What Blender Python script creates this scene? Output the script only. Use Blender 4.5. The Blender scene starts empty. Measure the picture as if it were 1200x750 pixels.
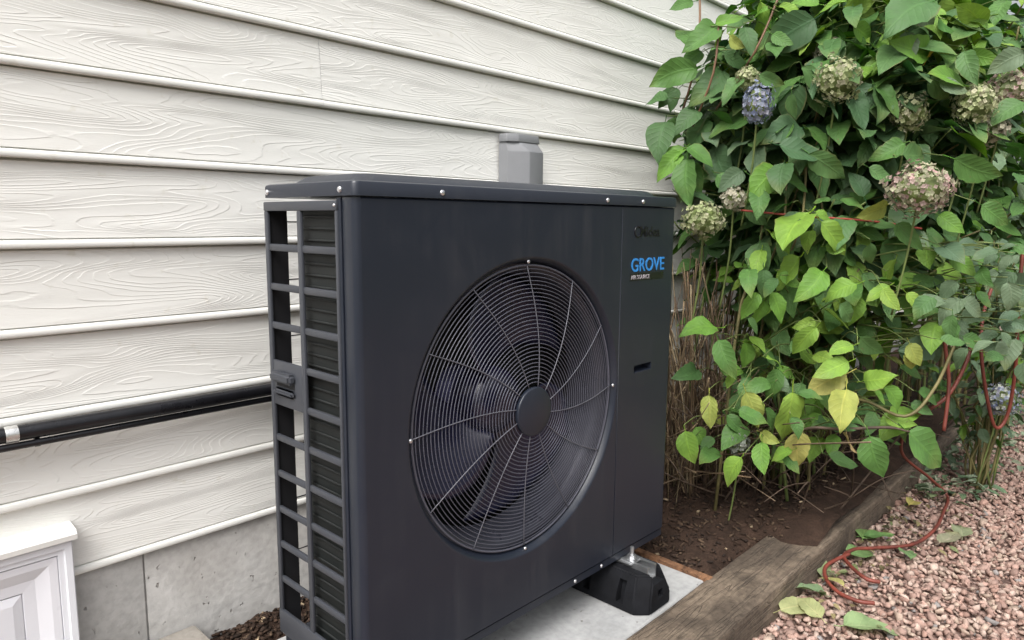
import bpy, bmesh, math, random
import numpy as np
from mathutils import Vector, Matrix

# ------------------------------------------------------------------ camera
scene = bpy.context.scene
COL = scene.collection
CAM = Vector((-0.67146, -0.98563, 0.84490))
CR = Vector((0.68671342, -0.72688203, 0.00819697))
CU = Vector((0.09515789, 0.10106703, 0.99031835))
CF = Vector((0.72067306, 0.67928489, -0.13857265))
FPX = 832.118
cam_d = bpy.data.cameras.new('camera')
cam = bpy.data.objects.new('camera', cam_d)
COL.objects.link(cam)
m = Matrix((CR, CU, -CF)).transposed().to_4x4()
m.translation = CAM
cam.matrix_world = m
cam_d.sensor_fit = 'HORIZONTAL'
cam_d.sensor_width = 36.0
cam_d.lens = 36.0 * FPX / 1200.0
cam_d.clip_start = 0.02
cam_d.clip_end = 500
scene.camera = cam

# ------------------------------------------------------------------ world, sun, exposure
SUN_EL, SUN_AZ = math.radians(52), math.radians(248)      # compass-like: 0 = +Y, clockwise
world = bpy.data.worlds.new('World')
scene.world = world
world.use_nodes = True
wn, wl = world.node_tree.nodes, world.node_tree.links
wn.clear()
wo = wn.new('ShaderNodeOutputWorld'); wb = wn.new('ShaderNodeBackground')
sky = wn.new('ShaderNodeTexSky'); sky.sky_type = 'NISHITA'; sky.sun_disc = False
sky.sun_elevation = SUN_EL; sky.sun_rotation = SUN_AZ
sky.air_density = 1.0; sky.dust_density = 6.0; sky.ozone_density = 1.0
hs = wn.new('ShaderNodeHueSaturation'); hs.inputs['Saturation'].default_value = 0.22
wl.new(sky.outputs[0], hs.inputs['Color'])
# overcast luminance: (1 + 2 sin(elevation)) / 3, the same all round
wtc = wn.new('ShaderNodeTexCoord'); wsx = wn.new('ShaderNodeSeparateXYZ'); wl.new(wtc.outputs['Generated'], wsx.inputs[0])
wmr = wn.new('ShaderNodeMapRange'); wl.new(wsx.outputs['Z'], wmr.inputs['Value'])
wmr.inputs['From Min'].default_value = 0.0; wmr.inputs['From Max'].default_value = 1.0; wmr.inputs['To Min'].default_value = 0.75; wmr.inputs['To Max'].default_value = 2.25
wmx = wn.new('ShaderNodeVectorMath'); wmx.operation = 'SCALE'; wl.new(hs.outputs[0], wmx.inputs[0]); wl.new(wmr.outputs[0], wmx.inputs['Scale'])
wl.new(wmx.outputs[0], wb.inputs['Color'])
wb.inputs['Strength'].default_value = 0.15
wl.new(wb.outputs[0], wo.inputs[0])
sun_d = bpy.data.lights.new('sun', 'SUN'); sun_d.energy = 1.4; sun_d.angle = math.radians(35)
sun_d.color = (1.0, 0.985, 0.96)
sun = bpy.data.objects.new('sun', sun_d); COL.objects.link(sun)
sdir = Vector((math.sin(SUN_AZ) * math.cos(SUN_EL), math.cos(SUN_AZ) * math.cos(SUN_EL), math.sin(SUN_EL)))
sun.rotation_euler = sdir.to_track_quat('Z', 'Y').to_euler()
sun.location = sdir * 20
vs = scene.view_settings
vs.view_transform = 'Standard'; vs.look = 'None'; vs.gamma = 1.0; vs.use_curve_mapping = False
vs.exposure = 0.07
scene.cycles.max_bounces = 6
scene.cycles.transparent_max_bounces = 6
scene.cycles.use_denoising = True

random.seed(7)
rng = np.random.default_rng(11)
PI = math.pi

def at(px, py, depth):
    """a point `depth` metres in front of the camera plane"""
    return CAM + (CF + CR * ((px - 600) / FPX) - CU * ((py - 375) / FPX)) * depth

# ------------------------------------------------------------------ materials
class NT:
    def __init__(s, name):
        s.m = bpy.data.materials.new(name); s.m.use_nodes = True
        s.t = s.m.node_tree; s.n = s.t.nodes; s.l = s.t.links
        s.n.clear()
        s.out = s.n.new('ShaderNodeOutputMaterial')
        s.b = s.n.new('ShaderNodeBsdfPrincipled')
        s.l.new(s.b.outputs[0], s.out.inputs[0])
    def node(s, typ, ins=None, **kw):
        nd = s.n.new(typ)
        for k, v in kw.items(): setattr(nd, k, v)
        for k, v in (ins or {}).items(): s.put(nd.inputs[k], v)
        return nd
    def put(s, sock, v):
        if isinstance(v, bpy.types.NodeSocket): s.l.new(v, sock)
        elif isinstance(v, bpy.types.Node): s.l.new(v.outputs[0], sock)
        else: sock.default_value = v
    def math(s, op, a, b=0.0, c=None):
        nd = s.n.new('ShaderNodeMath'); nd.operation = op
        s.put(nd.inputs[0], a); s.put(nd.inputs[1], b)
        if c is not None: s.put(nd.inputs[2], c)
        return nd.outputs[0]
    def mix(s, f, a, b, blend='MIX'):
        nd = s.n.new('ShaderNodeMix'); nd.data_type = 'RGBA'; nd.blend_type = blend
        s.put(nd.inputs[0], f); s.put(nd.inputs[6], a); s.put(nd.inputs[7], b)
        return nd.outputs[2]
    def noise(s, scale, detail=3.0, vec=None, dist=0.0, rough=0.55):
        nd = s.node('ShaderNodeTexNoise', {'Scale': scale, 'Detail': detail, 'Distortion': dist, 'Roughness': rough})
        if vec is not None: s.put(nd.inputs['Vector'], vec)
        return nd.outputs['Fac']
    def ramp(s, f, stops):
        nd = s.n.new('ShaderNodeValToRGB'); s.put(nd.inputs[0], f)
        e = nd.color_ramp.elements
        while len(e) < len(stops): e.new(0.5)
        for i, (p, c) in enumerate(stops): e[i].position = p; e[i].color = c if len(c) == 4 else (*c, 1)
        return nd.outputs[0]
    def bump(s, h, dist, strength=1.0, normal=None):
        nd = s.node('ShaderNodeBump', {'Strength': strength, 'Distance': dist, 'Height': h})
        if normal is not None: s.put(nd.inputs['Normal'], normal)
        return nd.outputs[0]
    def pos(s): return s.node('ShaderNodeNewGeometry').outputs['Position']
    def obj(s): return s.node('ShaderNodeTexCoord').outputs['Object']
    def mapv(s, vec, scale=(1, 1, 1), loc=(0, 0, 0)):
        return s.node('ShaderNodeMapping', {'Vector': vec, 'Scale': scale, 'Location': loc}).outputs[0]

def c4(c): return (*c, 1.0)

def simple(name, col, rough=0.5, metal=0.0, var=0.12, vscale=12.0, bump=0.0, bscale=200.0, coat=0.0, spec=0.5, rvar=0.1):
    t = NT(name); p = t.pos()
    n1 = t.noise(vscale, 4, p)
    dark = tuple(x * (1 - var) for x in col); lite = tuple(min(1, x * (1 + var)) for x in col)
    t.put(t.b.inputs['Base Color'], t.ramp(n1, [(0.3, dark), (0.7, lite)]))
    n2 = t.noise(vscale * 2.3, 3, p)
    t.put(t.b.inputs['Roughness'], t.math('MULTIPLY_ADD', n2, rvar * 2, rough - rvar))
    t.put(t.b.inputs['Metallic'], metal); t.put(t.b.inputs['Coat Weight'], coat)
    t.put(t.b.inputs['Specular IOR Level'], spec)
    if bump > 0: t.put(t.b.inputs['Normal'], t.bump(t.noise(bscale, 3, p), bump))
    return t.m

M = {}
def m_paint(name, col, rough):
    t = NT(name); p = t.pos()
    dust = t.noise(7, 6, p, 0.8, 0.65); streak = t.noise(1.0, 4, t.mapv(p, (38, 38, 2.2)))
    d = t.math('MULTIPLY', t.ramp(dust, [(0.42, (0, 0, 0)), (0.75, (1, 1, 1))]), t.ramp(streak, [(0.4, (0, 0, 0)), (0.7, (1, 1, 1))]))
    t.put(t.b.inputs['Base Color'], t.mix(t.math('MULTIPLY', d, 0.09), c4(col), (0.16, 0.15, 0.14, 1)))
    t.put(t.b.inputs['Roughness'], t.math('ADD', t.math('MULTIPLY', d, 0.18), t.math('MULTIPLY_ADD', dust, 0.10, rough - 0.05)))
    t.put(t.b.inputs['Specular IOR Level'], 0.45)
    n1 = t.bump(t.noise(3.2, 2, p), 0.004, 1.0)
    t.put(t.b.inputs['Normal'], t.bump(t.noise(900, 2, p), 0.0001, 1.0, n1))
    return t.m
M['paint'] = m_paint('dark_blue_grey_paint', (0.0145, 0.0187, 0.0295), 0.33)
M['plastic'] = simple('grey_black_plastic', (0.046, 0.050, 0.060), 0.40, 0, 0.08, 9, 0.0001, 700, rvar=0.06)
M['lid'] = m_paint('casing_paint_skylit', (0.021, 0.0255, 0.037), 0.33)  # same paint as the casing, lightened for the sky reflecting off the lid
M['black'] = simple('black_interior', (0.008, 0.008, 0.01), 0.7, 0, 0.2, 9)
M['rubber'] = simple('black_rubber', (0.0065, 0.007, 0.009), 0.75, 0, 0.3, 30, 0.0005, 260, spec=0.22)
M['steel'] = simple('galvanised_steel', (0.55, 0.56, 0.57), 0.34, 0.9, 0.15, 40)
M['screw'] = simple('zinc_screw', (0.7, 0.7, 0.72), 0.28, 0.9, 0.1, 90)
M['wire'] = simple('guard_wire_paint', (0.085, 0.087, 0.11), 0.36, 0.1, 0.1, 20)
M['spoke'] = simple('guard_spoke_paint', (0.115, 0.115, 0.135), 0.38, 0.1, 0.1, 20)
M['fan'] = simple('indigo_fan_plastic', (0.011, 0.012, 0.036), 0.26, 0, 0.15, 12, spec=0.7)
M['motor'] = simple('motor_metal', (0.10, 0.10, 0.22), 0.4, 0.3, 0.15, 12)
M['shroud'] = simple('shroud_metal', (0.055, 0.057, 0.075), 0.3, 0.3, 0.1, 12)
M['vinyl'] = simple('white_vinyl', (0.74, 0.75, 0.79), 0.38, 0, 0.04, 6, 0.0002, 90)
M['cap'] = simple('white_cap_vinyl', (0.8, 0.79, 0.76), 0.4, 0, 0.05, 9)
M['panelwhite'] = simple('white_panel', (0.7, 0.7, 0.74), 0.3, 0, 0.05, 5)
M['cover'] = simple('grey_line_cover', (0.2, 0.205, 0.215), 0.5, 0, 0.06, 12, 0.0002, 300)
M['insul'] = simple('black_pipe_insulation', (0.007, 0.007, 0.009), 0.3, 0, 0.3, 20, 0.0006, 90)
M['tape'] = simple('silver_tape', (0.72, 0.72, 0.7), 0.3, 0.8, 0.2, 60, 0.001, 120)
M['hose'] = simple('red_hose', (0.155, 0.034, 0.022), 0.55, 0, 0.4, 14, 0.0004, 160)
M['twine'] = simple('red_twine', (0.3, 0.05, 0.035), 0.6, 0, 0.2, 40)
M['lettblue'] = simple('blue_lettering', (0.035, 0.24, 0.62), 0.4, 0, 0.05, 30)
M['lettdark'] = simple('black_lettering', (0.006, 0.006, 0.008), 0.3, 0, 0.05, 30)
M['lettpale'] = simple('pale_lettering', (0.33, 0.31, 0.33), 0.5, 0, 0.05, 30)
M['stem'] = simple('green_brown_stem', (0.16, 0.14, 0.055), 0.6, 0, 0.45, 14, 0.0006, 150)
M['greenstem'] = simple('young_green_stem', (0.13, 0.17, 0.05), 0.55, 0, 0.3, 14)
M['redstem'] = simple('reddish_brown_stem', (0.17, 0.09, 0.05), 0.55, 0, 0.3, 14)
M['twig'] = simple('bare_twig', (0.085, 0.058, 0.04), 0.75, 0, 0.5, 22, 0.0006, 120)

def m_siding():
    t = NT('embossed_siding')
    o = t.obj(); oi = t.node('ShaderNodeObjectInfo')
    sx = t.node('ShaderNodeSeparateXYZ', {'Vector': o})
    off = t.math('MULTIPLY', oi.outputs['Random'], 61.0)
    vec = t.node('ShaderNodeCombineXYZ', {'X': t.math('ADD', t.math('MULTIPLY', sx.outputs['X'], 2.0), off),
                                          'Y': t.math('MULTIPLY', sx.outputs['Z'], 15.0), 'Z': off}).outputs[0]
    f1 = t.noise(1.0, 1.2, vec, 0.45, 0.4)
    vec2 = t.node('ShaderNodeCombineXYZ', {'X': t.math('MULTIPLY', sx.outputs['X'], 22.0), 'Y': t.math('MULTIPLY', sx.outputs['Z'], 70.0), 'Z': off}).outputs[0]
    f2 = t.noise(1.0, 2.0, vec2)
    F = t.math('ADD', t.math('MULTIPLY', f1, 27.0), t.math('MULTIPLY', f2, 0.5))
    F = t.math('ADD', F, t.math('MULTIPLY', sx.outputs['Z'], 40.0))
    fr = t.math('FRACT', F)
    drop = t.node('ShaderNodeMapRange', {'Value': fr, 'From Min': 1.0, 'From Max': 0.86}, interpolation_type='SMOOTHSTEP').outputs[0]
    ridge = t.math('MULTIPLY', t.math('SUBTRACT', t.math('MULTIPLY', t.math('POWER', fr, 2.2), drop), 0.24), 0.55)   # slow rise, sudden step, as pressed boards have
    amp = t.math('MULTIPLY_ADD', t.noise(1.0, 2.0, t.mapv(o, (7, 7, 24))), 1.5, -0.15)
    h = t.math('MULTIPLY', ridge, amp)
    fine = t.noise(1.0, 2.0, t.mapv(o, (60, 1, 420)))
    h = t.math('ADD', h, t.math('MULTIPLY', fine, 0.10))
    face = t.node('ShaderNodeMapRange', {'Value': sx.outputs['Z'], 'From Min': 0.0185, 'From Max': 0.0215}).outputs[0]
    h = t.math('MULTIPLY', h, face)
    t.put(t.b.inputs['Normal'], t.bump(h, 0.0019, 1.0))
    p = t.pos()
    dirt = t.noise(3.2, 5, p, 0.6)
    base = t.ramp(dirt, [(0.25, (0.765, 0.758, 0.718)), (0.75, (0.815, 0.81, 0.772))])
    spots = t.ramp(t.noise(34, 3, p), [(0.27, (0.93, 0.92, 0.89)), (0.36, (1, 1, 1))])
    base = t.mix(1.0, base, spots, 'MULTIPLY')
    t.put(t.b.inputs['Base Color'], base)
    t.put(t.b.inputs['Roughness'], 0.55)
    t.put(t.b.inputs['Specular IOR Level'], 0.35)
    return t.m
M['siding'] = m_siding()

def m_concrete(name, lo, hi, stain, pits=True, bd=0.0015):
    t = NT(name); p = t.pos()
    n1 = t.noise(5.5, 7, p, 0.7, 0.65); n2 = t.noise(60, 4, p); n3 = t.noise(1.7, 4, p, 1.0)
    c = t.ramp(n1, [(0.28, lo), (0.72, hi)])
    c = t.mix(t.ramp(n3, [(0.45, (0, 0, 0)), (0.7, (0.75, 0.75, 0.75))]), c, c4(stain))
    c = t.mix(0.55, c, t.ramp(n2, [(0.25, (0.62, 0.62, 0.62)), (0.6, (1, 1, 1))]), 'MULTIPLY')
    h = t.math('ADD', t.math('MULTIPLY', n2, 0.35), n1)
    if pits:
        pit = t.ramp(t.noise(1.0, 2.5, t.mapv(p, (21, 21, 11)), 0.5), [(0.27, (0, 0, 0)), (0.31, (1, 1, 1))])
        pit2 = t.ramp(t.noise(1.0, 2.0, t.mapv(p, (75, 75, 50)), 0.4), [(0.25, (0, 0, 0)), (0.30, (1, 1, 1))])
        pm = t.math('MULTIPLY', pit, pit2)
        h = t.math('ADD', h, t.math('MULTIPLY', pm, 0.9))
        c = t.mix(1.0, c, t.ramp(pm, [(0.0, (0.62, 0.6, 0.57)), (1.0, (1, 1, 1))]), 'MULTIPLY')
    t.put(t.b.inputs['Base Color'], c); t.put(t.b.inputs['Roughness'], 0.88)
    t.put(t.b.inputs['Normal'], t.bump(h, bd * 2))
    return t.m
M['foundation'] = m_concrete('poured_foundation', (0.37, 0.36, 0.345), (0.50, 0.49, 0.475), (0.31, 0.29, 0.265), bd=0.0022)
M['pad'] = m_concrete('pad_concrete', (0.30, 0.305, 0.305), (0.49, 0.49, 0.485), (0.28, 0.28, 0.275), pits=True, bd=0.001)
M['slab'] = m_concrete('old_slab', (0.27, 0.245, 0.21), (0.4, 0.37, 0.33), (0.2, 0.17, 0.13), bd=0.0015)

def m_timber(name, lo, hi, sc=1.0):
    t = NT(name); p = t.pos()
    g = t.noise(1.0, 5, t.mapv(p, (9 * sc, 85 * sc, 85 * sc)), 0.5, 0.6)
    b = t.noise(5, 6, p, 0.8, 0.65); s = t.noise(60, 5, p, 0, 0.7)
    ck = t.math('ABSOLUTE', t.math('SUBTRACT', t.noise(1.0, 2, t.mapv(p, (3.5 * sc, 42 * sc, 42 * sc), (3.3, 0, 0)), 0.6), 0.5))
    crack = t.ramp(ck, [(0.004, (0, 0, 0)), (0.02, (1, 1, 1))])
    c = t.ramp(g, [(0.3, lo), (0.7, hi)])
    c = t.mix(t.ramp(b, [(0.42, (0, 0, 0)), (0.62, (0.85, 0.85, 0.85))]), c, c4(tuple(x * 0.55 for x in lo)))
    c = t.mix(0.7, c, t.ramp(s, [(0.3, (0.45, 0.43, 0.4)), (0.62, (1.15, 1.15, 1.15))]), 'MULTIPLY')
    c = t.mix(0.22, c, crack, 'MULTIPLY')
    t.put(t.b.inputs['Base Color'], c); t.put(t.b.inputs['Roughness'], 0.88)
    h = t.math('ADD', t.math('ADD', g, t.math('MULTIPLY', s, 0.8)), t.math('MULTIPLY', crack, 0.5))
    t.put(t.b.inputs['Normal'], t.bump(h, 0.004))
    return t.m
M['timber'] = m_timber('weathered_timber', (0.125, 0.093, 0.067), (0.235, 0.182, 0.132))
M['strip'] = m_timber('brown_wood_strip', (0.24, 0.115, 0.055), (0.36, 0.185, 0.095))

def m_soil():
    t = NT('dark_soil'); p = t.pos()
    n = t.noise(14, 8, p, 0.4, 0.65); n2 = t.noise(120, 4, p)
    c = t.ramp(n, [(0.25, (0.018, 0.0115, 0.0085)), (0.55, (0.05, 0.03, 0.021)), (0.8, (0.085, 0.052, 0.037))])
    c = t.mix(0.5, c, t.ramp(n2, [(0.3, (0.4, 0.4, 0.4)), (0.7, (1.2, 1.2, 1.2))]), 'MULTIPLY')
    t.put(t.b.inputs['Base Color'], c); t.put(t.b.inputs['Roughness'], 0.95); t.put(t.b.inputs['Specular IOR Level'], 0.2)
    t.put(t.b.inputs['Normal'], t.bump(t.math('ADD', n, t.math('MULTIPLY', n2, 0.4)), 0.012))
    return t.m
M['soil'] = m_soil()

def m_attr(name, rough=0.8, bump=0.0, bscale=120.0, trans=0.0, mott=0.25, mscale=60.0):
    """colour from the 'col' colour attribute of each piece"""
    t = NT(name); p = t.pos()
    a = t.node('ShaderNodeAttribute', attribute_name='col').outputs['Color']
    n = t.noise(mscale, 4, p)
    c = t.mix(1.0, a, t.ramp(n, [(0.25, (1 - mott,) * 3), (0.75, (1 + mott,) * 3)]), 'MULTIPLY')
    t.put(t.b.inputs['Base Color'], c); t.put(t.b.inputs['Roughness'], rough)
    t.put(t.b.inputs['Specular IOR Level'], 0.3)
    if bump: t.put(t.b.inputs['Normal'], t.bump(t.noise(bscale, 4, p), bump))
    if trans:
        tr = t.node('ShaderNodeBsdfTranslucent', {'Color': c})
        mx = t.node('ShaderNodeMixShader', {0: trans}); t.l.new(t.b.outputs[0], mx.inputs[1]); t.l.new(tr.outputs[0], mx.inputs[2])
        t.l.new(mx.outputs[0], t.out.inputs[0])
    return t.m
M['gravel'] = m_attr('crushed_gravel', 0.85, 0.0015, 160)
M['chips'] = m_attr('mulch_chips', 0.9, 0.0006, 200)
M['petal'] = m_attr('hydrangea_petals', 0.6, 0, trans=0.25, mott=0.1)
M['dry'] = m_attr('dried_stalk', 0.75, 0, mott=0.3)

def m_gravelbase():
    t = NT('gravel_bed'); p = t.pos()
    v = t.node('ShaderNodeTexVoronoi', {'Vector': p, 'Scale': 48.0})
    col = t.ramp(t.node('ShaderNodeSeparateColor', {'Color': v.outputs['Color']}).outputs[0],
                 [(0, (0.17, 0.105, 0.085)), (0.5, (0.3, 0.19, 0.155)), (1, (0.4, 0.28, 0.235))])
    shade = t.ramp(v.outputs['Distance'], [(0.3, (1, 1, 1)), (0.75, (0.35, 0.35, 0.35))])
    t.put(t.b.inputs['Base Color'], t.mix(0.6, col, shade, 'MULTIPLY')); t.put(t.b.inputs['Roughness'], 0.9)
    t.put(t.b.inputs['Normal'], t.bump(t.math('MULTIPLY', v.outputs['Distance'], -1.0), 0.02))
    return t.m
M['gravelbase'] = m_gravelbase()

def m_ground():
    t = NT('far_ground'); p = t.pos()
    n = t.noise(2.0, 6, p); n2 = t.noise(40, 4, p)
    c = t.ramp(n, [(0.35, (0.075, 0.1, 0.04)), (0.65, (0.13, 0.14, 0.065))])
    t.put(t.b.inputs['Base Color'], t.mix(0.5, c, t.ramp(n2, [(0.3, (0.5, 0.5, 0.5)), (0.7, (1.1, 1.1, 1.1))]), 'MULTIPLY'))
    t.put(t.b.inputs['Roughness'], 0.95); t.put(t.b.inputs['Normal'], t.bump(n2, 0.03))
    return t.m
M['ground'] = m_ground()

def m_leaf(name, from_object):
    t = NT(name)
    uv = t.node('ShaderNodeUVMap').outputs[0]
    s = t.node('ShaderNodeSeparateXYZ', {'Vector': uv})
    u, v = s.outputs['X'], t.math('MULTIPLY', t.math('ABSOLUTE', t.math('SUBTRACT', s.outputs['Y'], 0.5)), 2.0)
    if from_object: col = t.node('ShaderNodeObjectInfo').outputs['Color']
    else: col = t.node('ShaderNodeAttribute', attribute_name='col').outputs['Color']
    lat = t.math('SUBTRACT', t.math('MULTIPLY', u, 8.0), t.math('MULTIPLY', v, 1.9))
    tri = t.math('MULTIPLY', t.math('ABSOLUTE', t.math('SUBTRACT', t.math('FRACT', lat), 0.5)), 2.0)   # 1 on the vein
    vein = t.node('ShaderNodeMapRange', {'Value': tri, 'From Min': 0.80, 'From Max': 1.0}).outputs[0]
    mid = t.node('ShaderNodeMapRange', {'Value': v, 'From Min': 0.085, 'From Max': 0.03}).outputs[0]
    ve = t.math('MAXIMUM', t.math('MULTIPLY', vein, 0.5), mid)
    p = t.pos()
    n = t.noise(30, 4, p, 0.4)
    c = t.mix(1.0, col, t.ramp(n, [(0.3, (0.78, 0.8, 0.74)), (0.72, (1.2, 1.16, 1.15))]), 'MULTIPLY')
    c = t.mix(t.math('MULTIPLY', ve, 0.24), c, t.mix(1.0, c, (2.3, 1.9, 2.2, 1), 'MULTIPLY'))
    # a paler underside, as real leaves have, and a slightly browned rim here and there
    rim = t.math('MULTIPLY', t.node('ShaderNodeMapRange', {'Value': v, 'From Min': 0.86, 'From Max': 1.0}).outputs[0],
                 t.node('ShaderNodeMapRange', {'Value': t.noise(9, 3, p), 'From Min': 0.52, 'From Max': 0.66}).outputs[0])
    c = t.mix(t.math('MULTIPLY', rim, 0.6), c, (0.2, 0.13, 0.05, 1))
    tipm = t.math('MULTIPLY', t.node('ShaderNodeMapRange', {'Value': u, 'From Min': 0.55, 'From Max': 1.0}).outputs[0],
                  t.node('ShaderNodeMapRange', {'Value': t.noise(7, 2, p), 'From Min': 0.48, 'From Max': 0.62}).outputs[0])
    c = t.mix(t.math('MULTIPLY', tipm, 0.35), c, (0.30, 0.30, 0.06, 1))
    spot = t.node('ShaderNodeMapRange', {'Value': t.noise(95, 2, p), 'From Min': 0.70, 'From Max': 0.76}).outputs[0]
    c = t.mix(t.math('MULTIPLY', spot, 0.7), c, (0.10, 0.055, 0.025, 1))
    back = t.node('ShaderNodeNewGeometry').outputs['Backfacing']
    c = t.mix(t.math('MULTIPLY', back, 0.45), c, t.mix(0.35, c, (0.24, 0.3, 0.18, 1)))
    t.put(t.b.inputs['Base Color'], c)
    t.put(t.b.inputs['Roughness'], t.math('MULTIPLY_ADD', n, 0.2, 0.42))
    t.put(t.b.inputs['Specular IOR Level'], 0.25)
    puck = t.math('SUBTRACT', t.noise(150, 2, p), t.math('MULTIPLY', ve, 1.2))
    puck = t.math('SUBTRACT', puck, t.math('MULTIPLY', t.math('POWER', tri, 2.0), 0.8))
    t.put(t.b.inputs['Normal'], t.bump(puck, 0.0005))
    tr = t.node('ShaderNodeBsdfTranslucent', {'Color': t.mix(1.0, c, (1.25, 1.3, 0.7, 1), 'MULTIPLY')})
    mx = t.node('ShaderNodeMixShader', {0: 0.18}); t.l.new(t.b.outputs[0], mx.inputs[1]); t.l.new(tr.outputs[0], mx.inputs[2])
    t.l.new(mx.outputs[0], t.out.inputs[0])
    return t.m
M['leaf_o'] = m_leaf('leaf_single', True)
M['leaf_a'] = m_leaf('leaf_mass', False)

def m_coil():
    t = NT('coil_fins'); p = t.pos()
    sx = t.node('ShaderNodeSeparateXYZ', {'Vector': p})
    w = t.math('SINE', t.math('MULTIPLY', t.math('ADD', sx.outputs['Y'], sx.outputs['X']), 2400.0))
    n = t.noise(20, 4, p)
    t.put(t.b.inputs['Base Color'], t.ramp(n, [(0.3, (0.010, 0.0125, 0.0125)), (0.7, (0.016, 0.0195, 0.019))]))
    t.put(t.b.inputs['Roughness'], 0.5); t.put(t.b.inputs['Normal'], t.bump(w, 0.0006))
    return t.m
M['coil'] = m_coil()

# ------------------------------------------------------------------ object helpers
def put_props(o, label=None, cat=None, group=None, kind=None):
    if label: o['label'] = label
    if cat: o['category'] = cat
    if group: o['group'] = group
    if kind: o['kind'] = kind
    return o

def empty(name, loc, label=None, cat=None, group=None, kind=None):
    o = bpy.data.objects.new(name, None); COL.objects.link(o)
    o.empty_display_size = 0.05; o.location = loc
    return put_props(o, label, cat, group, kind)

def world_off(parent):
    v = Vector((0, 0, 0)); p = parent
    while p is not None:
        v += p.location; p = p.parent
    return v

def link(name, me, mat, parent=None, loc=None, smooth=False):
    """a mesh object; with loc None its mesh is in world coordinates"""
    o = bpy.data.objects.new(name, me); COL.objects.link(o)
    if mat is not None and len(me.materials) == 0: me.materials.append(mat)
    if smooth: me.polygons.foreach_set('use_smooth', [True] * len(me.polygons))
    o.parent = parent
    o.location = (Vector(loc) if loc is not None else Vector((0, 0, 0))) - (world_off(parent) if parent else Vector((0, 0, 0)))
    return o

def from_data(name, vs_, fs_, mat, parent=None, loc=None, smooth=False):
    me = bpy.data.meshes.new(name); me.from_pydata([tuple(v) for v in vs_], [], fs_); me.update()
    return link(name, me, mat, parent, loc, smooth)

def bm_obj(name, bm, mat, parent=None, loc=None, smooth=False, auto=None):
    bmesh.ops.recalc_face_normals(bm, faces=bm.faces[:])
    me = bpy.data.meshes.new(name); bm.to_mesh(me); bm.free()
    if auto is not None:
        me.polygons.foreach_set('use_smooth', [True] * len(me.polygons))
        me.set_sharp_from_angle(angle=math.radians(auto))
    return link(name, me, mat, parent, loc, smooth)

def bm_box(bm, x0, x1, y0, y1, z0, z1):
    vs_ = [bm.verts.new(p) for p in [(x0, y0, z0), (x1, y0, z0), (x1, y1, z0), (x0, y1, z0), (x0, y0, z1), (x1, y0, z1), (x1, y1, z1), (x0, y1, z1)]]
    for f in [(0, 3, 2, 1), (4, 5, 6, 7), (0, 1, 5, 4), (1, 2, 6, 5), (2, 3, 7, 6), (3, 0, 4, 7)]:
        bm.faces.new([vs_[i] for i in f])

def box(name, x0, x1, y0, y1, z0, z1, mat, parent=None, bevel=0.0, seg=2):
    """a bevelled box with its origin at the centre of its bottom face"""
    cx, cy = (x0 + x1) / 2, (y0 + y1) / 2
    bm = bmesh.new(); bm_box(bm, x0 - cx, x1 - cx, y0 - cy, y1 - cy, 0, z1 - z0)
    if bevel: bmesh.ops.bevel(bm, geom=bm.edges[:], offset=bevel, segments=seg, profile=0.5, affect='EDGES')
    return bm_obj(name, bm, mat, parent, (cx, cy, z0), auto=35 if bevel else None)

def tube_data(pts, rad, n=8, caps=True):
    P = [Vector(p) for p in pts]; R = rad if hasattr(rad, '__len__') else [rad] * len(P)
    vs_, fs_ = [], []
    up = None
    for i, p in enumerate(P):
        d = (P[min(i + 1, len(P) - 1)] - P[max(i - 1, 0)]).normalized()
        if up is None:
            up = d.cross(Vector((0.31, 0.23, 0.92)));
            if up.length < 1e-3: up = d.cross(Vector((1, 0, 0)))
        up = (up - d * up.dot(d)).normalized(); w = d.cross(up)
        for k in range(n):
            a = 2 * PI * k / n; vs_.append(p + (up * math.cos(a) + w * math.sin(a)) * R[i])
    for i in range(len(P) - 1):
        for k in range(n):
            fs_.append((i * n + k, i * n + (k + 1) % n, (i + 1) * n + (k + 1) % n, (i + 1) * n + k))
    if caps: fs_.append(tuple(range(n))[::-1]); fs_.append(tuple((len(P) - 1) * n + k for k in range(n)))
    return vs_, fs_

def tube(name, pts, rad, mat, parent=None, n=8):
    v, f = tube_data(pts, rad, n); o = Vector(pts[0])
    return from_data(name, [p - o for p in v], f, mat, parent, o, smooth=True)

def catmull(pts, sub=6):
    P = [Vector(p) for p in pts]; out = []
    for i in range(len(P) - 1):
        a, b, c, d = P[max(i - 1, 0)], P[i], P[i + 1], P[min(i + 2, len(P) - 1)]
        for k in range(sub):
            t = k / sub
            out.append(0.5 * ((2 * b) + (c - a) * t + (2 * a - 5 * b + 4 * c - d) * t * t + (3 * b - a - 3 * c + d) * t ** 3))
    out.append(P[-1]); return out

def join_data(parts):
    V, F, n = [], [], 0
    for v, f in parts:
        V += list(v); F += [tuple(i + n for i in g) for g in f]; n += len(v)
    return V, F

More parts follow.
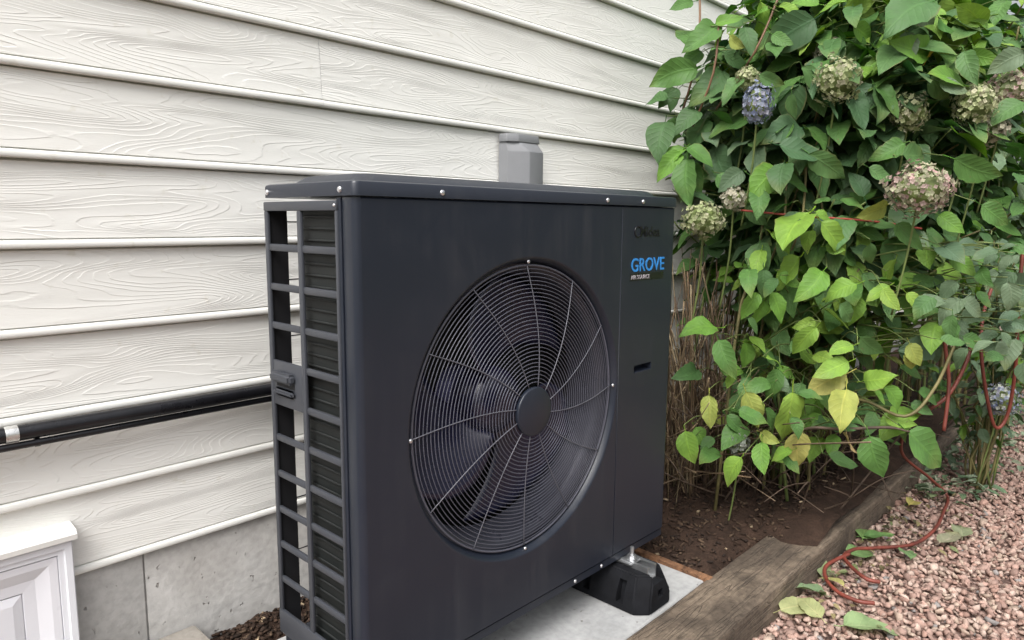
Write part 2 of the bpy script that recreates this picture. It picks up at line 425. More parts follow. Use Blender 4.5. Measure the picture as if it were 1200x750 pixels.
def np_mesh(name, verts, faces, mat, cols=None, uvs=None, parent=None, smooth=False):
    """big mesh from arrays; cols per vertex, faces (n,k)"""
    me = bpy.data.meshes.new(name); k = faces.shape[1]; nf = len(faces)
    me.vertices.add(len(verts)); me.vertices.foreach_set('co', verts.astype(np.float32).ravel())
    me.loops.add(nf * k); me.loops.foreach_set('vertex_index', faces.astype(np.int32).ravel())
    me.polygons.add(nf); me.polygons.foreach_set('loop_start', np.arange(nf, dtype=np.int32) * k)
    me.polygons.foreach_set('loop_total', np.full(nf, k, dtype=np.int32))
    if smooth: me.polygons.foreach_set('use_smooth', np.ones(nf, dtype=bool))
    me.update(calc_edges=True)
    if cols is not None:
        a = me.color_attributes.new('col', 'FLOAT_COLOR', 'POINT')
        a.data.foreach_set('color', np.c_[cols, np.ones(len(cols))].astype(np.float32).ravel())
    if uvs is not None:
        l = me.uv_layers.new(name='UVMap'); l.data.foreach_set('uv', uvs[faces.ravel()].astype(np.float32).ravel())
    me.validate()
    return link(name, me, mat, parent)

def boolean_cut(o, cutter):
    md = o.modifiers.new('cut', 'BOOLEAN'); md.object = cutter; md.solver = 'EXACT'
    bpy.context.view_layer.update()
    dg = bpy.context.evaluated_depsgraph_get()
    me = bpy.data.meshes.new_from_object(o.evaluated_get(dg)); o.modifiers.clear(); o.data = me
    me.polygons.foreach_set('use_smooth', [True] * len(me.polygons)); me.set_sharp_from_angle(angle=math.radians(35))
    bpy.data.objects.remove(cutter, do_unlink=True)

# ------------------------------------------------------------------ ground, pad, bed, gravel
YW = 0.541                 # face of the sheathing
Z0, DZ = 0.1497, 0.1596    # lowest board edge and exposure
PADZ, GRZ = -0.13, -0.195

from_data('ground', [(-60, -60, -0.3), (90, -60, -0.3), (90, 60, -0.3), (-60, 60, -0.3)], [(0, 1, 2, 3)], M['ground'])['kind'] = 'structure'

def hnoise(x, y, s=1.0):
    return (math.sin(x * 7.1 * s + 1.3) * math.cos(y * 8.7 * s - 0.4) + 0.6 * math.sin(x * 17.3 * s - y * 13.1 * s) + 0.35 * math.sin(x * 41 * s + 2.1) * math.cos(y * 37 * s)) / 1.95

def soil_z(x, y):
    z = -0.155 + 0.013 * hnoise(x, y)
    if x > 1.02:                                   # bed mounds up towards the bush and over the timber's inner half
        k = min(1.0, (x - 1.02) / 0.45)
        z += 0.055 * k * (1 - 0.35 * max(0, y - 0.2))
        xe = 1.27 + 0.025 * hnoise(x * 1.3, y * 3 + 4)
        if y < -0.05: z -= (0.055 if x < xe else 0.055 - 0.080 * min(1, (x - xe) / 0.30)) * min(1, (-0.05 - y) / 0.08)
        if y < -0.15 and x > xe: z -= 0.26 * max(0, -0.205 + 0.028 * hnoise(x * 1.1, 2.0) - y)
    if x < 0.4 and y > 0.44: z += 0.055 * min(1, (y - 0.44) / 0.08) + 0.01 * hnoise(x * 3, y * 3)
    return z

def soil_patch(name, x0, x1, y0, y1, nx, ny):
    V = [(x0 + (x1 - x0) * i / nx, y0 + (y1 - y0) * j / ny) for j in range(ny + 1) for i in range(nx + 1)]
    V = [(x, y, soil_z(x, y)) for x, y in V]
    F = [(j * (nx + 1) + i, j * (nx + 1) + i + 1, (j + 1) * (nx + 1) + i + 1, (j + 1) * (nx + 1) + i) for j in range(ny) for i in range(nx)]
    o = from_data(name, V, F, M['soil'], smooth=True); o['kind'] = 'structure'; return o
soil_patch('soil_bed', 1.03, 5.5, -0.268, 0.56, 240, 60)
soil_patch('soil_strip', -3.0, 1.03, 0.20, 0.56, 120, 24)

# mulch chips lying on the soil
def chips(name, n, region, label):
    pts = []
    while len(pts) < n:
        x, y = region()
        pts.append((x, y, soil_z(x, y) + 0.004))
    base = np.array([(-1, -1, -1), (1, -0.8, -1), (0.8, 1, -1), (-0.9, 0.8, -1), (-0.8, -0.7, 1), (0.7, -0.9, 1), (0.9, 0.7, 1), (-1, 0.9, 1)], float)
    fc = np.array([(0, 3, 2, 1), (4, 5, 6, 7), (0, 1, 5, 4), (1, 2, 6, 5), (2, 3, 7, 6), (3, 0, 4, 7)])
    V, Fs, Cc = [], [], []
    pal = [(0.03, 0.018, 0.012), (0.045, 0.026, 0.017), (0.06, 0.036, 0.024), (0.085, 0.056, 0.036), (0.04, 0.025, 0.018), (0.022, 0.014, 0.01)]
    for i, p in enumerate(pts):
        s = np.array([rng.uniform(0.003, 0.013), rng.uniform(0.002, 0.005), rng.uniform(0.001, 0.003)])
        R = np.array(Matrix.Rotation(rng.uniform(0, 6.28), 3, 'Z') @ Matrix.Rotation(rng.normal(0, 0.35), 3, 'Y') @ Matrix.Rotation(rng.normal(0, 0.35), 3, 'X'))
        V.append((base * s * rng.uniform(0.75, 1.2, base.shape)) @ R.T + np.array(p)); Fs.append(fc + 8 * i)
        c = (0.34, 0.26, 0.17) if rng.random() < 0.03 else pal[rng.integers(len(pal))]
        Cc.append(np.tile(np.array(c) * rng.uniform(0.8, 1.2), (8, 1)))
    o = np_mesh(name, np.vstack(V), np.vstack(Fs), M['chips'], np.vstack(Cc))
    return put_props(o, label, 'mulch', kind='stuff')
chips('mulch', 2000, lambda: (1.05 + 1.5 * rng.random() ** 1.3, rng.uniform(-0.18, 0.53)), 'dark brown bark mulch strewn over the planting bed')
chips('mulch', 900, lambda: (rng.uniform(-0.5, 0.45), rng.uniform(0.475, 0.54)), 'brown mulch heaped between concrete pad and foundation wall')

# concrete pad
pad = box('concrete_pad', -0.08, 1.035, -0.118, 0.472, -0.21, PADZ, M['pad'], None, 0.008, 3)
put_props(pad, 'pale concrete pad under the heat pump', 'pad')

# timber edging: a weathered beam with uneven faces
def timber(name, x0, x1, y0, y1, z0, z1, mat, nx, label, cat, amp=0.0012, bev=0.007, group=None):
    prof = []
    for (cy, cz, a0) in [(y1 - bev, z1 - bev, 0), (y0 + bev, z1 - bev, 90), (y0 + bev, z0 + bev, 180), (y1 - bev, z0 + bev, 270)]:
        for k in range(3):
            a = math.radians(a0 + 45 * k); prof.append((cy + bev * math.cos(a), cz + bev * math.sin(a)))
    dense = []
    for i in range(len(prof)):
        a, b = prof[i], prof[(i + 1) % len(prof)]
        k = max(1, int(math.hypot(b[0] - a[0], b[1] - a[1]) / 0.02))
        dense += [(a[0] + (b[0] - a[0]) * j / k, a[1] + (b[1] - a[1]) * j / k) for j in range(k)]
    n = len(dense); V, F = [], []
    ym, zm = (y0 + y1) / 2, (z0 + z1) / 2
    for i in range(nx + 1):
        x = x0 + (x1 - x0) * i / nx
        for (y, z) in dense:
            e = amp * (hnoise(x * 0.7, y * 2 + z * 3) + 0.6 * hnoise(x * 3.1 + 5, (y - z) * 4))
            L = max(1e-6, math.hypot(y - ym, z - zm)); V.append((x, y + (y - ym) / L * e, z + (z - zm) / L * e))
    for i in range(nx):
        for k in range(n): F.append((i * n + k, i * n + (k + 1) % n, (i + 1) * n + (k + 1) % n, (i + 1) * n + k))
    F.append(tuple(range(n))); F.append(tuple(nx * n + k for k in range(n))[::-1])
    o = from_data(name, V, F, mat, smooth=True)
    o.data.set_sharp_from_angle(angle=math.radians(50))
    return put_props(o, label, cat, group)
timber('timber_edging', 0.0, 3.4, -0.282, -0.124, -0.26, -0.122, M['timber'], 130, 'long weathered grey-brown timber beam between gravel path and soil bed', 'timber')
def strip():
    o = box('wood_strip', -0.012, 0.012, -0.25, 0.25, 0, 0.035, M['strip'], None, 0.003)
    o.location = (1.044, 0.117, -0.155); o.rotation_euler = (0, 0, math.radians(-1.5))
    put_props(o, 'narrow reddish brown wood strip at the end of concrete pad', 'wood strip')
strip()

# gravel: base sheet and crushed stones
from_data('gravel_path', [(-3, -4, GRZ - 0.022), (9, -4, GRZ - 0.022), (9, 0.7, GRZ - 0.022), (-3, 0.7, GRZ - 0.022)], [(0, 1, 2, 3)], M['gravelbase'])['kind'] = 'structure'
def gravel():
    ph = (1 + 5 ** 0.5) / 2
    ico = np.array([(-1, ph, 0), (1, ph, 0), (-1, -ph, 0), (1, -ph, 0), (0, -1, ph), (0, 1, ph), (0, -1, -ph), (0, 1, -ph), (ph, 0, -1), (ph, 0, 1), (-ph, 0, -1), (-ph, 0, 1)], float)
    ico /= np.linalg.norm(ico[0])
    tri = np.array([(0, 11, 5), (0, 5, 1), (0, 1, 7), (0, 7, 10), (0, 10, 11), (1, 5, 9), (5, 11, 4), (11, 10, 2), (10, 7, 6), (7, 1, 8), (3, 9, 4), (3, 4, 2), (3, 2, 6), (3, 6, 8), (3, 8, 9), (4, 9, 5), (2, 4, 11), (6, 2, 10), (8, 6, 7), (9, 8, 1)])
    shapes = []
    for _ in range(24):
        s = ico * rng.uniform(0.6, 1.3, (12, 1)) + rng.normal(0, 0.15, (12, 3))
        shapes.append(s)
    pal = np.array([(0.385, 0.25, 0.205), (0.41, 0.29, 0.24), (0.32, 0.20, 0.16), (0.45, 0.34, 0.285), (0.345, 0.23, 0.19), (0.26, 0.17, 0.14), (0.39, 0.295, 0.235), (0.24, 0.22, 0.21)])
    pts = []
    stepx = 0.0158
    for x in np.arange(0.62, 3.9, stepx):
        for y in np.arange(-1.35, -0.286, stepx):
            if rng.random() < 0.97: pts.append((x + rng.normal(0, 0.005), min(-0.292, y + rng.normal(0, 0.005)), GRZ - 0.013 + rng.uniform(-0.006, 0.008)))
    V = np.empty((len(pts) * 12, 3)); Fa = np.empty((len(pts) * 20, 3), int); Cc = np.empty((len(pts) * 12, 3))
    for i, p in enumerate(pts):
        r = rng.uniform(0.0058, 0.0132) * (1.4 if rng.random() < 0.12 else 1)
        sc = np.array([rng.uniform(0.8, 1.35), rng.uniform(0.7, 1.1), rng.uniform(0.42, 0.75)]) * r
        R = np.array(Matrix.Rotation(rng.uniform(0, 6.28), 3, 'Z') @ Matrix.Rotation(rng.normal(0, 0.6), 3, 'X') @ Matrix.Rotation(rng.normal(0, 0.6), 3, 'Y'))
        V[i * 12:i * 12 + 12] = (shapes[rng.integers(24)] * sc) @ R.T + np.array(p)
        Fa[i * 20:i * 20 + 20] = tri + 12 * i
        c = pal[rng.integers(7) if rng.random() < 0.97 else 7] * rng.uniform(0.80, 1.14)
        Cc[i * 12:i * 12 + 12] = c
    o = np_mesh('gravel', V, Fa, M['gravel'], Cc)
    put_props(o, 'pinkish crushed stone gravel covering the garden path', 'gravel', kind='stuff')
gravel()

# ------------------------------------------------------------------ house wall
wall = empty('house_wall', (0, YW, -0.3), 'house wall of cream embossed lap siding above a bare concrete foundation', 'wall')
# foundation in two pours with a narrow joint between
box('foundation', -3.0, -0.1793, YW - 0.006, YW + 0.25, -0.3, Z0 + 0.02, M['foundation'], wall, 0.0015)
box('foundation', -0.1752, 6.0, YW - 0.004, YW + 0.25, -0.3, Z0 + 0.02, M['foundation'], wall, 0.0015)
box('joint_filler', -0.1792, -0.1753, YW + 0.001, YW + 0.2, -0.3, Z0 + 0.02, M['foundation'], wall)
box('sheathing', -3.0, 6.0, YW + 0.014, YW + 0.2, Z0 + 0.021, Z0 + 19 * DZ, M['vinyl'], wall)

def board_mesh(length, seed):
    """embossed lap board: leaning face, groove, rolled bead and drip at the bottom; origin at bottom left on the wall face"""
    r = random.Random(seed)
    prof = [(0.010, DZ + 0.004), (0.0065, DZ - 0.0022), (-0.0020, DZ - 0.0042), (-0.0046, DZ * 0.8), (-0.0078, DZ * 0.45), (-0.0108, 0.0192), (-0.0110, 0.0182),
            (-0.0055, 0.0171), (-0.0058, 0.0158), (-0.0130, 0.0147), (-0.0152, 0.0112), (-0.0158, 0.0070), (-0.0155, 0.0030), (-0.0142, 0.0007), (-0.0120, 0.0), (0.0100, 0.0012)]
    n = len(prof); nx = max(2, int(length / 0.12)); V, F = [], []
    for i in range(nx + 1):
        x = length * i / nx
        for (y, z) in prof:
            V.append((x, y + 0.0009 * math.sin(x * 5.1 + seed) * (1 - z / DZ * 0.8), z + 0.0006 * math.sin(x * 3.3 + seed * 2.1)))
    for i in range(nx):
        for k in range(n - 1): F.append((i * n + k, i * n + k + 1, (i + 1) * n + k + 1, (i + 1) * n + k))
    return V, [f[::-1] for f in F]
joints = {0: [-1.6, 2.06], 1: [-0.9, 2.76], 2: [-2.1, 2.5], 3: [-1.2, 2.4], 4: [-0.75, 2.9], 5: [-1.9, 2.6], 6: [-0.38 - 3, 0.278 + 0.0], 7: [-1.4, 2.25], 8: [-1.0, 2.6], 9: [-0.9, 2.7], 10: [-1.7, 2.7], 11: [-1.1, 2.5], 12: [-2.0, 2.4], 13: [-0.8, 2.8], 14: [-1.5, 2.1]}
for k in range(19):
    js = [-3.0] + [j for j in joints.get(k, [-1.3, 2.35]) if j > -2.9] + [6.0]
    for a, b in zip(js[:-1], js[1:]):
        V, F = board_mesh(b - a - 0.0009, k * 3.7 + a)
        from_data('siding_board', V, F, M['siding'], wall, (a, YW + 0.0005, Z0 + k * DZ), smooth=True).data.set_sharp_from_angle(angle=math.radians(50))

# slab beside the foundation
slab = box('stone_slab', -0.75, -0.082, 0.26, 0.532, -0.18, -0.048, M['slab'], None, 0.007, 2)
put_props(slab, 'weathered stone slab on the ground below the white panel door', 'slab')

# white raised-panel hatch at the lower left
def hatch():
    xr, xl, zt, zb = -0.312, -1.15, 0.236, -0.2
    root = empty('white_hatch', ((xr + xl) / 2, YW, zb), 'white panelled hatch with a projecting cap in the house wall', 'hatch')
    def nested(name, steps, mat):
        """rectangular frame: list of (inset, y) loops bridged one after the other"""
        V, F = [], []
        for ins, y in steps:
            V += [(xl + ins, y, zb + ins), (xr - ins, y, zb + ins), (xr - ins, y, zt - ins), (xl + ins, y, zt - ins)]
        for i in range(len(steps) - 1):
            for k in range(4): F.append((i * 4 + k, i * 4 + (k + 1) % 4, (i + 1) * 4 + (k + 1) % 4, (i + 1) * 4 + k))
        return V, F
    V, F = nested('casing', [(0.0, YW), (0.0, YW - 0.040), (0.002, YW - 0.042), (0.013, YW - 0.042), (0.015, YW - 0.038), (0.024, YW - 0.038), (0.026, YW - 0.032)], M['vinyl'])
    from_data('casing', V, F, M['vinyl'], root)
    V, F = nested('frame', [(0.0265, YW - 0.030), (0.0265, YW - 0.0365), (0.040, YW - 0.0355), (0.062, YW - 0.0265), (0.082, YW - 0.0255), (0.084, YW - 0.0215)], M['vinyl'])
    from_data('panel_frame', V, F, M['panelwhite'], root)
    V, F = nested('panel', [(0.0845, YW - 0.0205), (0.0845, YW - 0.0245), (0.100, YW - 0.0285)], M['vinyl'])
    F.append((8, 9, 10, 11)); from_data('raised_panel', V, F, M['panelwhite'], root)
    # cap
    prof = [(YW, zt + 0.026), (YW - 0.034, zt + 0.0225), (YW - 0.047, zt + 0.0195), (YW - 0.051, zt + 0.013), (YW - 0.050, zt + 0.003), (YW - 0.046, zt + 0.0015), (YW, zt + 0.0015)]
    V = [(x, y, z) for x in (xl - 0.012, xr + 0.007) for y, z in prof]; n = len(prof)
    F = [(k, (k + 1) % n, n + (k + 1) % n, n + k) for k in range(n)] + [tuple(range(n))[::-1], tuple(range(n, 2 * n))]
    from_data('cap', V, F, M['cap'], root)
hatch()

# ------------------------------------------------------------------ refrigerant line set and cover
ls = tube('insulated_pipe', [(x, 0.503 + 0.002 * math.sin(x * 9), 0.4600 - 0.006 * (x + 0.4) ** 2) for x in np.linspace(-2.6, 0.62, 40)], 0.0145, M['insul'], None, 14)
put_props(ls, 'thick black insulated pipe running along the siding into the heat pump', 'pipe')
ls2 = tube('thin_cable', [(x, 0.501 + 0.002 * math.sin(x * 7 + 1), 0.4380 - 0.006 * (x + 0.4) ** 2) for x in np.linspace(-2.6, 0.62, 40)], 0.0068, M['insul'], None, 10)
put_props(ls2, 'thin black cable hung just below the thick insulated pipe', 'cable')
tp = []
tp = tube_data([(x, 0.503, 0.4600) for x in np.linspace(-0.402, -0.382, 5)], [0.0151, 0.0155, 0.0152, 0.0156, 0.0151], 18, False)
put_props(from_data('silver_tape', tp[0], tp[1], M['tape'], smooth=True), 'band of silver foil tape wrapped round the black pipe', 'tape')
cl_v, cl_f = tube_data([(-0.358, 0.501, 0.4380), (-0.350, 0.501, 0.4380)], [0.0082, 0.0082], 12)
put_props(from_data('cable_clip', cl_v, cl_f, M['insul'], smooth=False), 'small black clip round the thin cable near the silver tape', 'clip')

def line_cover():
    x0, x1, zb, zt = 0.866, 1.010, 0.45, 1.100
    root = empty('line_cover', ((x0 + x1) / 2, YW, zb), 'grey plastic pipe cover on the siding behind the heat pump', 'pipe cover')
    yb, yf = YW - 0.014, YW - 0.088
    xm = (x0 + x1) / 2
    # duct body: a trapezoid section with a sloping shoulder under the cap
    A = [(x0 + 0.004, yb), (x0 + 0.010, yb - 0.03), (xm - 0.012, yf), (x1 - 0.018, yf + 0.004), (x1 - 0.006, yb - 0.03), (x1 - 0.004, yb)]
    B = [(x0 + 0.006, yb), (x0 + 0.010, yb - 0.025), (xm - 0.028, yf + 0.030), (x1 - 0.018, yf + 0.030), (x1 - 0.006, yb - 0.025), (x1 - 0.004, yb)]
    V = [(x, y, zb) for x, y in A] + [(x + 0.0, y, zt - 0.052) for x, y in A] + [(x, y, zt - 0.022) for x, y in B]
    n = len(A); F = []
    for s in range(2):
        for k in range(n - 1): F.append((s * n + k, s * n + k + 1, (s + 1) * n + k + 1, (s + 1) * n + k))
    F.append(tuple(range(n))[::-1]); F.append(tuple(range(2 * n, 3 * n)))
    bm = bmesh.new(); vv = [bm.verts.new(v) for v in V]
    for f in F: bm.faces.new([vv[i] for i in f])
    bmesh.ops.bevel(bm, geom=bm.edges[:], offset=0.0025, segments=2, profile=0.5, affect='EDGES')
    bm_obj('cover_body', bm, M['cover'], root, auto=35)
    C = [(x0 + 0.001, yb), (x0 + 0.004, yb - 0.031), (xm - 0.034, yf + 0.024), (x1 - 0.012, yf + 0.024), (x1 - 0.002, yb - 0.031), (x1 - 0.001, yb)]
    bm = bmesh.new(); lo = [bm.verts.new((x, y, zt - 0.024)) for x, y in C]; hi = [bm.verts.new((xm + (x - xm) * 0.96, yb + (y - yb) * 0.93, zt)) for x, y in C]
    for k in range(n): bm.faces.new([lo[k], lo[(k + 1) % n], hi[(k + 1) % n], hi[k]])
    bm.faces.new(lo[::-1]); bm.faces.new(hi)
    bmesh.ops.bevel(bm, geom=bm.edges[:], offset=0.003, segments=2, profile=0.5, affect='EDGES')
    bm_obj('cover_cap', bm, M['cover'], root, auto=35)
line_cover()

# ------------------------------------------------------------------ heat pump
UW, UD, UH = 1.0, 0.292, 0.882
hp = empty('heat_pump', (0.5, 0.146, -0.03), 'dark blue-grey outdoor heat pump with a round fan guard on its front', 'heat pump')
FX, FZ, FR = 0.4285, 0.4453, 0.322
SEAM = 0.757

def front_panel():
    bm = bmesh.new()
    x0, x1, z0, z1 = 0.012, SEAM - 0.0015, 0.0, UH - 0.004
    angs = sorted(set([round(2 * PI * k / 120, 6) for k in range(120)] + [round(math.atan2(z - FZ, x - FX) % (2 * PI), 6) for x in (x0, x1) for z in (z0, z1)]))
    def hit(a):
        dx, dz = math.cos(a), math.sin(a); t = 1e9
        if dx > 1e-9: t = min(t, (x1 - FX) / dx)
        if dx < -1e-9: t = min(t, (x0 - FX) / dx)
        if dz > 1e-9: t = min(t, (z1 - FZ) / dz)
        if dz < -1e-9: t = min(t, (z0 - FZ) / dz)
        return FX + dx * t, FZ + dz * t
    loops = []
    outer = [hit(a) for a in angs]
    loops.append([bm.verts.new((x, 0.0, z)) for x, z in outer])
    X0, X1, Z0_, Z1 = x0 + 0.001, x1 - 0.001, z0 + 0.001, z1 - 0.001
    loops.append([bm.verts.new((min(max(x, X0), X1), 0.0, min(max(z, Z0_), Z1))) for x, z in outer])
    loops.append([bm.verts.new((FX + (FR + 0.0055) * math.cos(a), 0.0, FZ + (FR + 0.0055) * math.sin(a))) for a in angs])
    # the dished edge round the opening
    for r, y in [(FR + 0.004, 0.0), (FR + 0.0015, 0.0006), (FR - 0.001, 0.0025), (FR - 0.006, 0.010), (FR - 0.010, 0.018), (FR - 0.012, 0.026)]:
        loops.append([bm.verts.new((FX + r * math.cos(a), y, FZ + r * math.sin(a))) for a in angs])
    n = len(angs)
    for A, B in zip(loops[:-1], loops[1:]):
        for k in range(n): bm.faces.new([A[k], A[(k + 1) % n], B[(k + 1) % n], B[k]])
    # top edge rolls back under the lid
    def strip_(pts_of):
        rows = pts_of
        for ra, rb in zip(rows[:-1], rows[1:]):
            for k in range(len(ra) - 1): bm.faces.new([ra[k], ra[k + 1], rb[k + 1], rb[k]])
    tops = [(0.0, z1), (0.0012, z1 + 0.0025), (0.004, z1 + 0.004), (0.02, z1 + 0.004)]
    strip_([[bm.verts.new((x0, y, z)), bm.verts.new((x1, y, z))] for y, z in tops])
    # left corner: rolled edge, side flange, groove, return
    prof = [(0.012, 0.0), (0.0075, 0.0008), (0.0035, 0.0035), (0.0008, 0.0075), (0.0, 0.012), (0.0, 0.0345), (0.0012, 0.0365), (0.007, 0.0370), (0.007, 0.0410), (0.0012, 0.0415), (0.0, 0.043), (0.0, 0.052)]
    strip_([[bm.verts.new((x, y, z0)), bm.verts.new((x, y, z1 + 0.003))] for x, y in prof])
    bmesh.ops.remove_doubles(bm, verts=bm.verts[:], dist=0.0002)
    return bm_obj('front_panel', bm, M['paint'], hp, auto=40)
front_panel()

def right_panel():
    bm = bmesh.new()
    x0, x1, z0, z1 = SEAM + 0.0015, UW - 0.010, 0.0, UH - 0.004
    hx0, hx1, hz0, hz1 = 0.826, 0.905, 0.464, 0.483
    xs, zs = [x0, x0 + 0.001, hx0, hx1, x1 - 0.001, x1], [z0, z0 + 0.001, hz0, hz1, z1 - 0.001, z1]
    g = [[bm.verts.new((x, 0, z)) for x in xs] for z in zs]
    for j in range(5):
        for i in range(5):
            if (i, j) != (2, 2): bm.faces.new([g[j][i], g[j][i + 1], g[j + 1][i + 1], g[j + 1][i]])
    ring = [g[2][2], g[2][3], g[3][3], g[3][2]]
    back = [bm.verts.new((v.co.x, 0.028, v.co.z + (0.004 if k < 2 else 0))) for k, v in enumerate(ring)]
    for k in range(4): bm.faces.new([ring[k], ring[(k + 1) % 4], back[(k + 1) % 4], back[k]])
    bm.faces.new(back)
    for prof in ([(x0, 0.0), (x0 + 0.0, 0.012)],):
        rows = [[bm.verts.new((x, y, z0)), bm.verts.new((x, y, z1))] for x, y in prof]
        bm.faces.new([rows[0][0], rows[0][1], rows[1][1], rows[1][0]])
    tops = [(0.0, z1), (0.0012, z1 + 0.0025), (0.004, z1 + 0.004), (0.02, z1 + 0.004)]
    rows = [[bm.verts.new((x0, y, z)), bm.verts.new((x1, y, z))] for y, z in tops]
    for a, b in zip(rows[:-1], rows[1:]): bm.faces.new([a[0], a[1], b[1], b[0]])
    prof = [(x1, 0.0), (UW - 0.006, 0.0008), (UW - 0.0025, 0.003), (UW - 0.0006, 0.0065), (UW, 0.010), (UW, UD)]
    rows = [[bm.verts.new((x, y, z0)), bm.verts.new((x, y, z1 + 0.003))] for x, y in prof]
    for a, b in zip(rows[:-1], rows[1:]): bm.faces.new([a[0], a[1], b[1], b[0]])
    bmesh.ops.remove_doubles(bm, verts=bm.verts[:], dist=0.0002)
    return bm_obj('service_panel', bm, M['paint'], hp, auto=40)
right_panel()

def lid():
    bm = bmesh.new()
    e = 0.0035
    steps = [(-e, UH + 0.0015), (-e, UH + 0.0205), (-e + 0.0015, UH + 0.0245), (-e + 0.006, UH + 0.0265), (0.030, UH + 0.0275), (0.046, UH + 0.040), (0.056, UH + 0.0425)]
    loops = []
    for ins, z in steps:
        r = 0.012 if ins < 0.01 else 0.03; pts = []
        X0, X1, Y0, Y1 = ins, UW - ins, ins, UD - ins
        for cx, cy, a0 in [(X1 - r, Y1 - r, 0), (X0 + r, Y1 - r, 90), (X0 + r, Y0 + r, 180), (X1 - r, Y0 + r, 270)]:
            for k in range(5):
                a = math.radians(a0 + 22.5 * k); pts.append((cx + r * math.cos(a), cy + r * math.sin(a), z))
        loops.append([bm.verts.new(p) for p in pts])
    n = len(loops[0])
    for A, B in zip(loops[:-1], loops[1:]):
        for k in range(n): bm.faces.new([A[k], A[(k + 1) % n], B[(k + 1) % n], B[k]])
    bm.faces.new(loops[-1]); bm.faces.new(loops[0][::-1])
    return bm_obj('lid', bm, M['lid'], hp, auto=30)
lid_o = lid()

def screw(x, y, z, nrm, r=0.0055, parent=hp):
    """pan-head screw whose axis is nrm"""
    me = screw.me.get(r)
    if me is None:
        bm = bmesh.new(); L = []
        for rr, h in [(r, 0.0), (r, 0.0012), (r * 0.8, 0.0026), (r * 0.45, 0.0034)]:
            L.append([bm.verts.new((rr * math.cos(a), rr * math.sin(a), h)) for a in [2 * PI * k / 12 for k in range(12)]])
        for A, B in zip(L[:-1], L[1:]):
            for k in range(12): bm.faces.new([A[k], A[(k + 1) % 12], B[(k + 1) % 12], B[k]])
        bm.faces.new(L[-1])
        me = bpy.data.meshes.new('screw'); bm.to_mesh(me); bm.free(); me.materials.append(M['screw'])
        me.polygons.foreach_set('use_smooth', [True] * len(me.polygons)); screw.me[r] = me
    o = link('screw', me, None, parent, (x, y, z)); o.rotation_euler = Vector(nrm).to_track_quat('Z', 'Y').to_euler(); return o
screw.me = {}
for x in (0.185, 0.690, 0.838): screw(x, -0.0035, UH + 0.0115, (0, -1, 0), parent=lid_o)
for y in (0.278, 0.036): screw(-0.0035, y, UH + 0.0115, (-1, 0, 0), parent=lid_o)
for x in (0.60, 0.706): screw(x, -0.002, -0.010, (0, -1, 0), 0.0045)

# base pan
bm = bmesh.new(); bm_box(bm, 0.004, 0.996, 0.003, UD - 0.003, -0.026, -0.0015)
bmesh.ops.bevel(bm, geom=bm.edges[:], offset=0.003, segments=2, affect='EDGES'); bm_obj('base_pan', bm, M['paint'], hp, auto=35)

# side guard: frame of two columns by eleven rows
GT, GP, GH = 0.8589, 0.0745, 0.0610
YA, YB, YC, YD = 0.0545, 0.1625, 0.176, 0.282      # front column, mullion, rear column
side = empty('side_guard', (0.0, 0.17, 0.0)); side.parent = hp; side.location = Vector((0.0, 0.17, 0.0)) - hp.location
TX0, TX1 = -0.004, 0.003
zt, zb = UH - 0.006, 0.002
GB = GT - 10 * GP - GH
box('frame_rail', TX0 - 0.001, TX1, 0.047, UD + 0.002, GT, zt, M['plastic'], side, 0.0025)
box('frame_rail', TX0 - 0.001, TX1, 0.047, UD + 0.002, zb, GB, M['plastic'], side, 0.0025)
box('frame_post', TX0, TX1, 0.047, YA, GB - 0.001, GT + 0.001, M['plastic'], side, 0.0025)
box('frame_post', TX0, TX1, YD, UD + 0.002, GB - 0.001, GT + 0.001, M['plastic'], side, 0.0025)
box('mullion', TX0 - 0.0005, TX1, YB, YC, GB - 0.001, GT + 0.001, M['plastic'], side, 0.003)
bar_me = {}
for i in range(10):
    zt_i = GT - i * GP - GH
    for c, (a, b) in enumerate(((YA - 0.001, YB + 0.001), (YC - 0.001, YD + 0.001))):
        if c == 1 and i in (3, 4): continue
        if c not in bar_me:
            o = box('guard_bar', TX0 + 0.0015, TX1 + 0.002, a, b, zt_i - (GP - GH), zt_i, M['plastic'], side, 0.003); bar_me[c] = o.data
        else:
            link('guard_bar', bar_me[c], None, side, ((TX0 + TX1 + 0.0035) / 2, (a + b) / 2, zt_i - (GP - GH)))
# solid field with the carrying handle (rear column, fifth row)
hz1, hz0 = GT - 3 * GP - GH, GT - 5 * GP
plate = box('handle_plate', TX0 + 0.001, TX1 + 0.001, YC - 0.001, YD + 0.001, hz0, hz1, M['plastic'], side, 0.002)
def grip(z0, z1, out):
    bm = bmesh.new(); bm_box(bm, -0.007 - out, 0.0, -0.037, 0.037, 0, z1 - z0)
    bmesh.ops.bevel(bm, geom=bm.edges[:], offset=0.0055, segments=3, affect='EDGES')
    bm_obj('handle_grip', bm, M['plastic'], side, (TX0 + 0.0035, 0.236, z0), auto=40)
grip(0.536, 0.556, 0.011); grip(0.508, 0.5235, 0.004)
box('grip_shade_strip', TX0 + 0.0004, TX0 + 0.003, 0.203, 0.269, 0.5255, 0.535, M['black'], side)  # flat black strip, painted shade for the slot between the grips
screw(TX0, 0.0515, 0.868, (-1, 0, 0), 0.003, side)

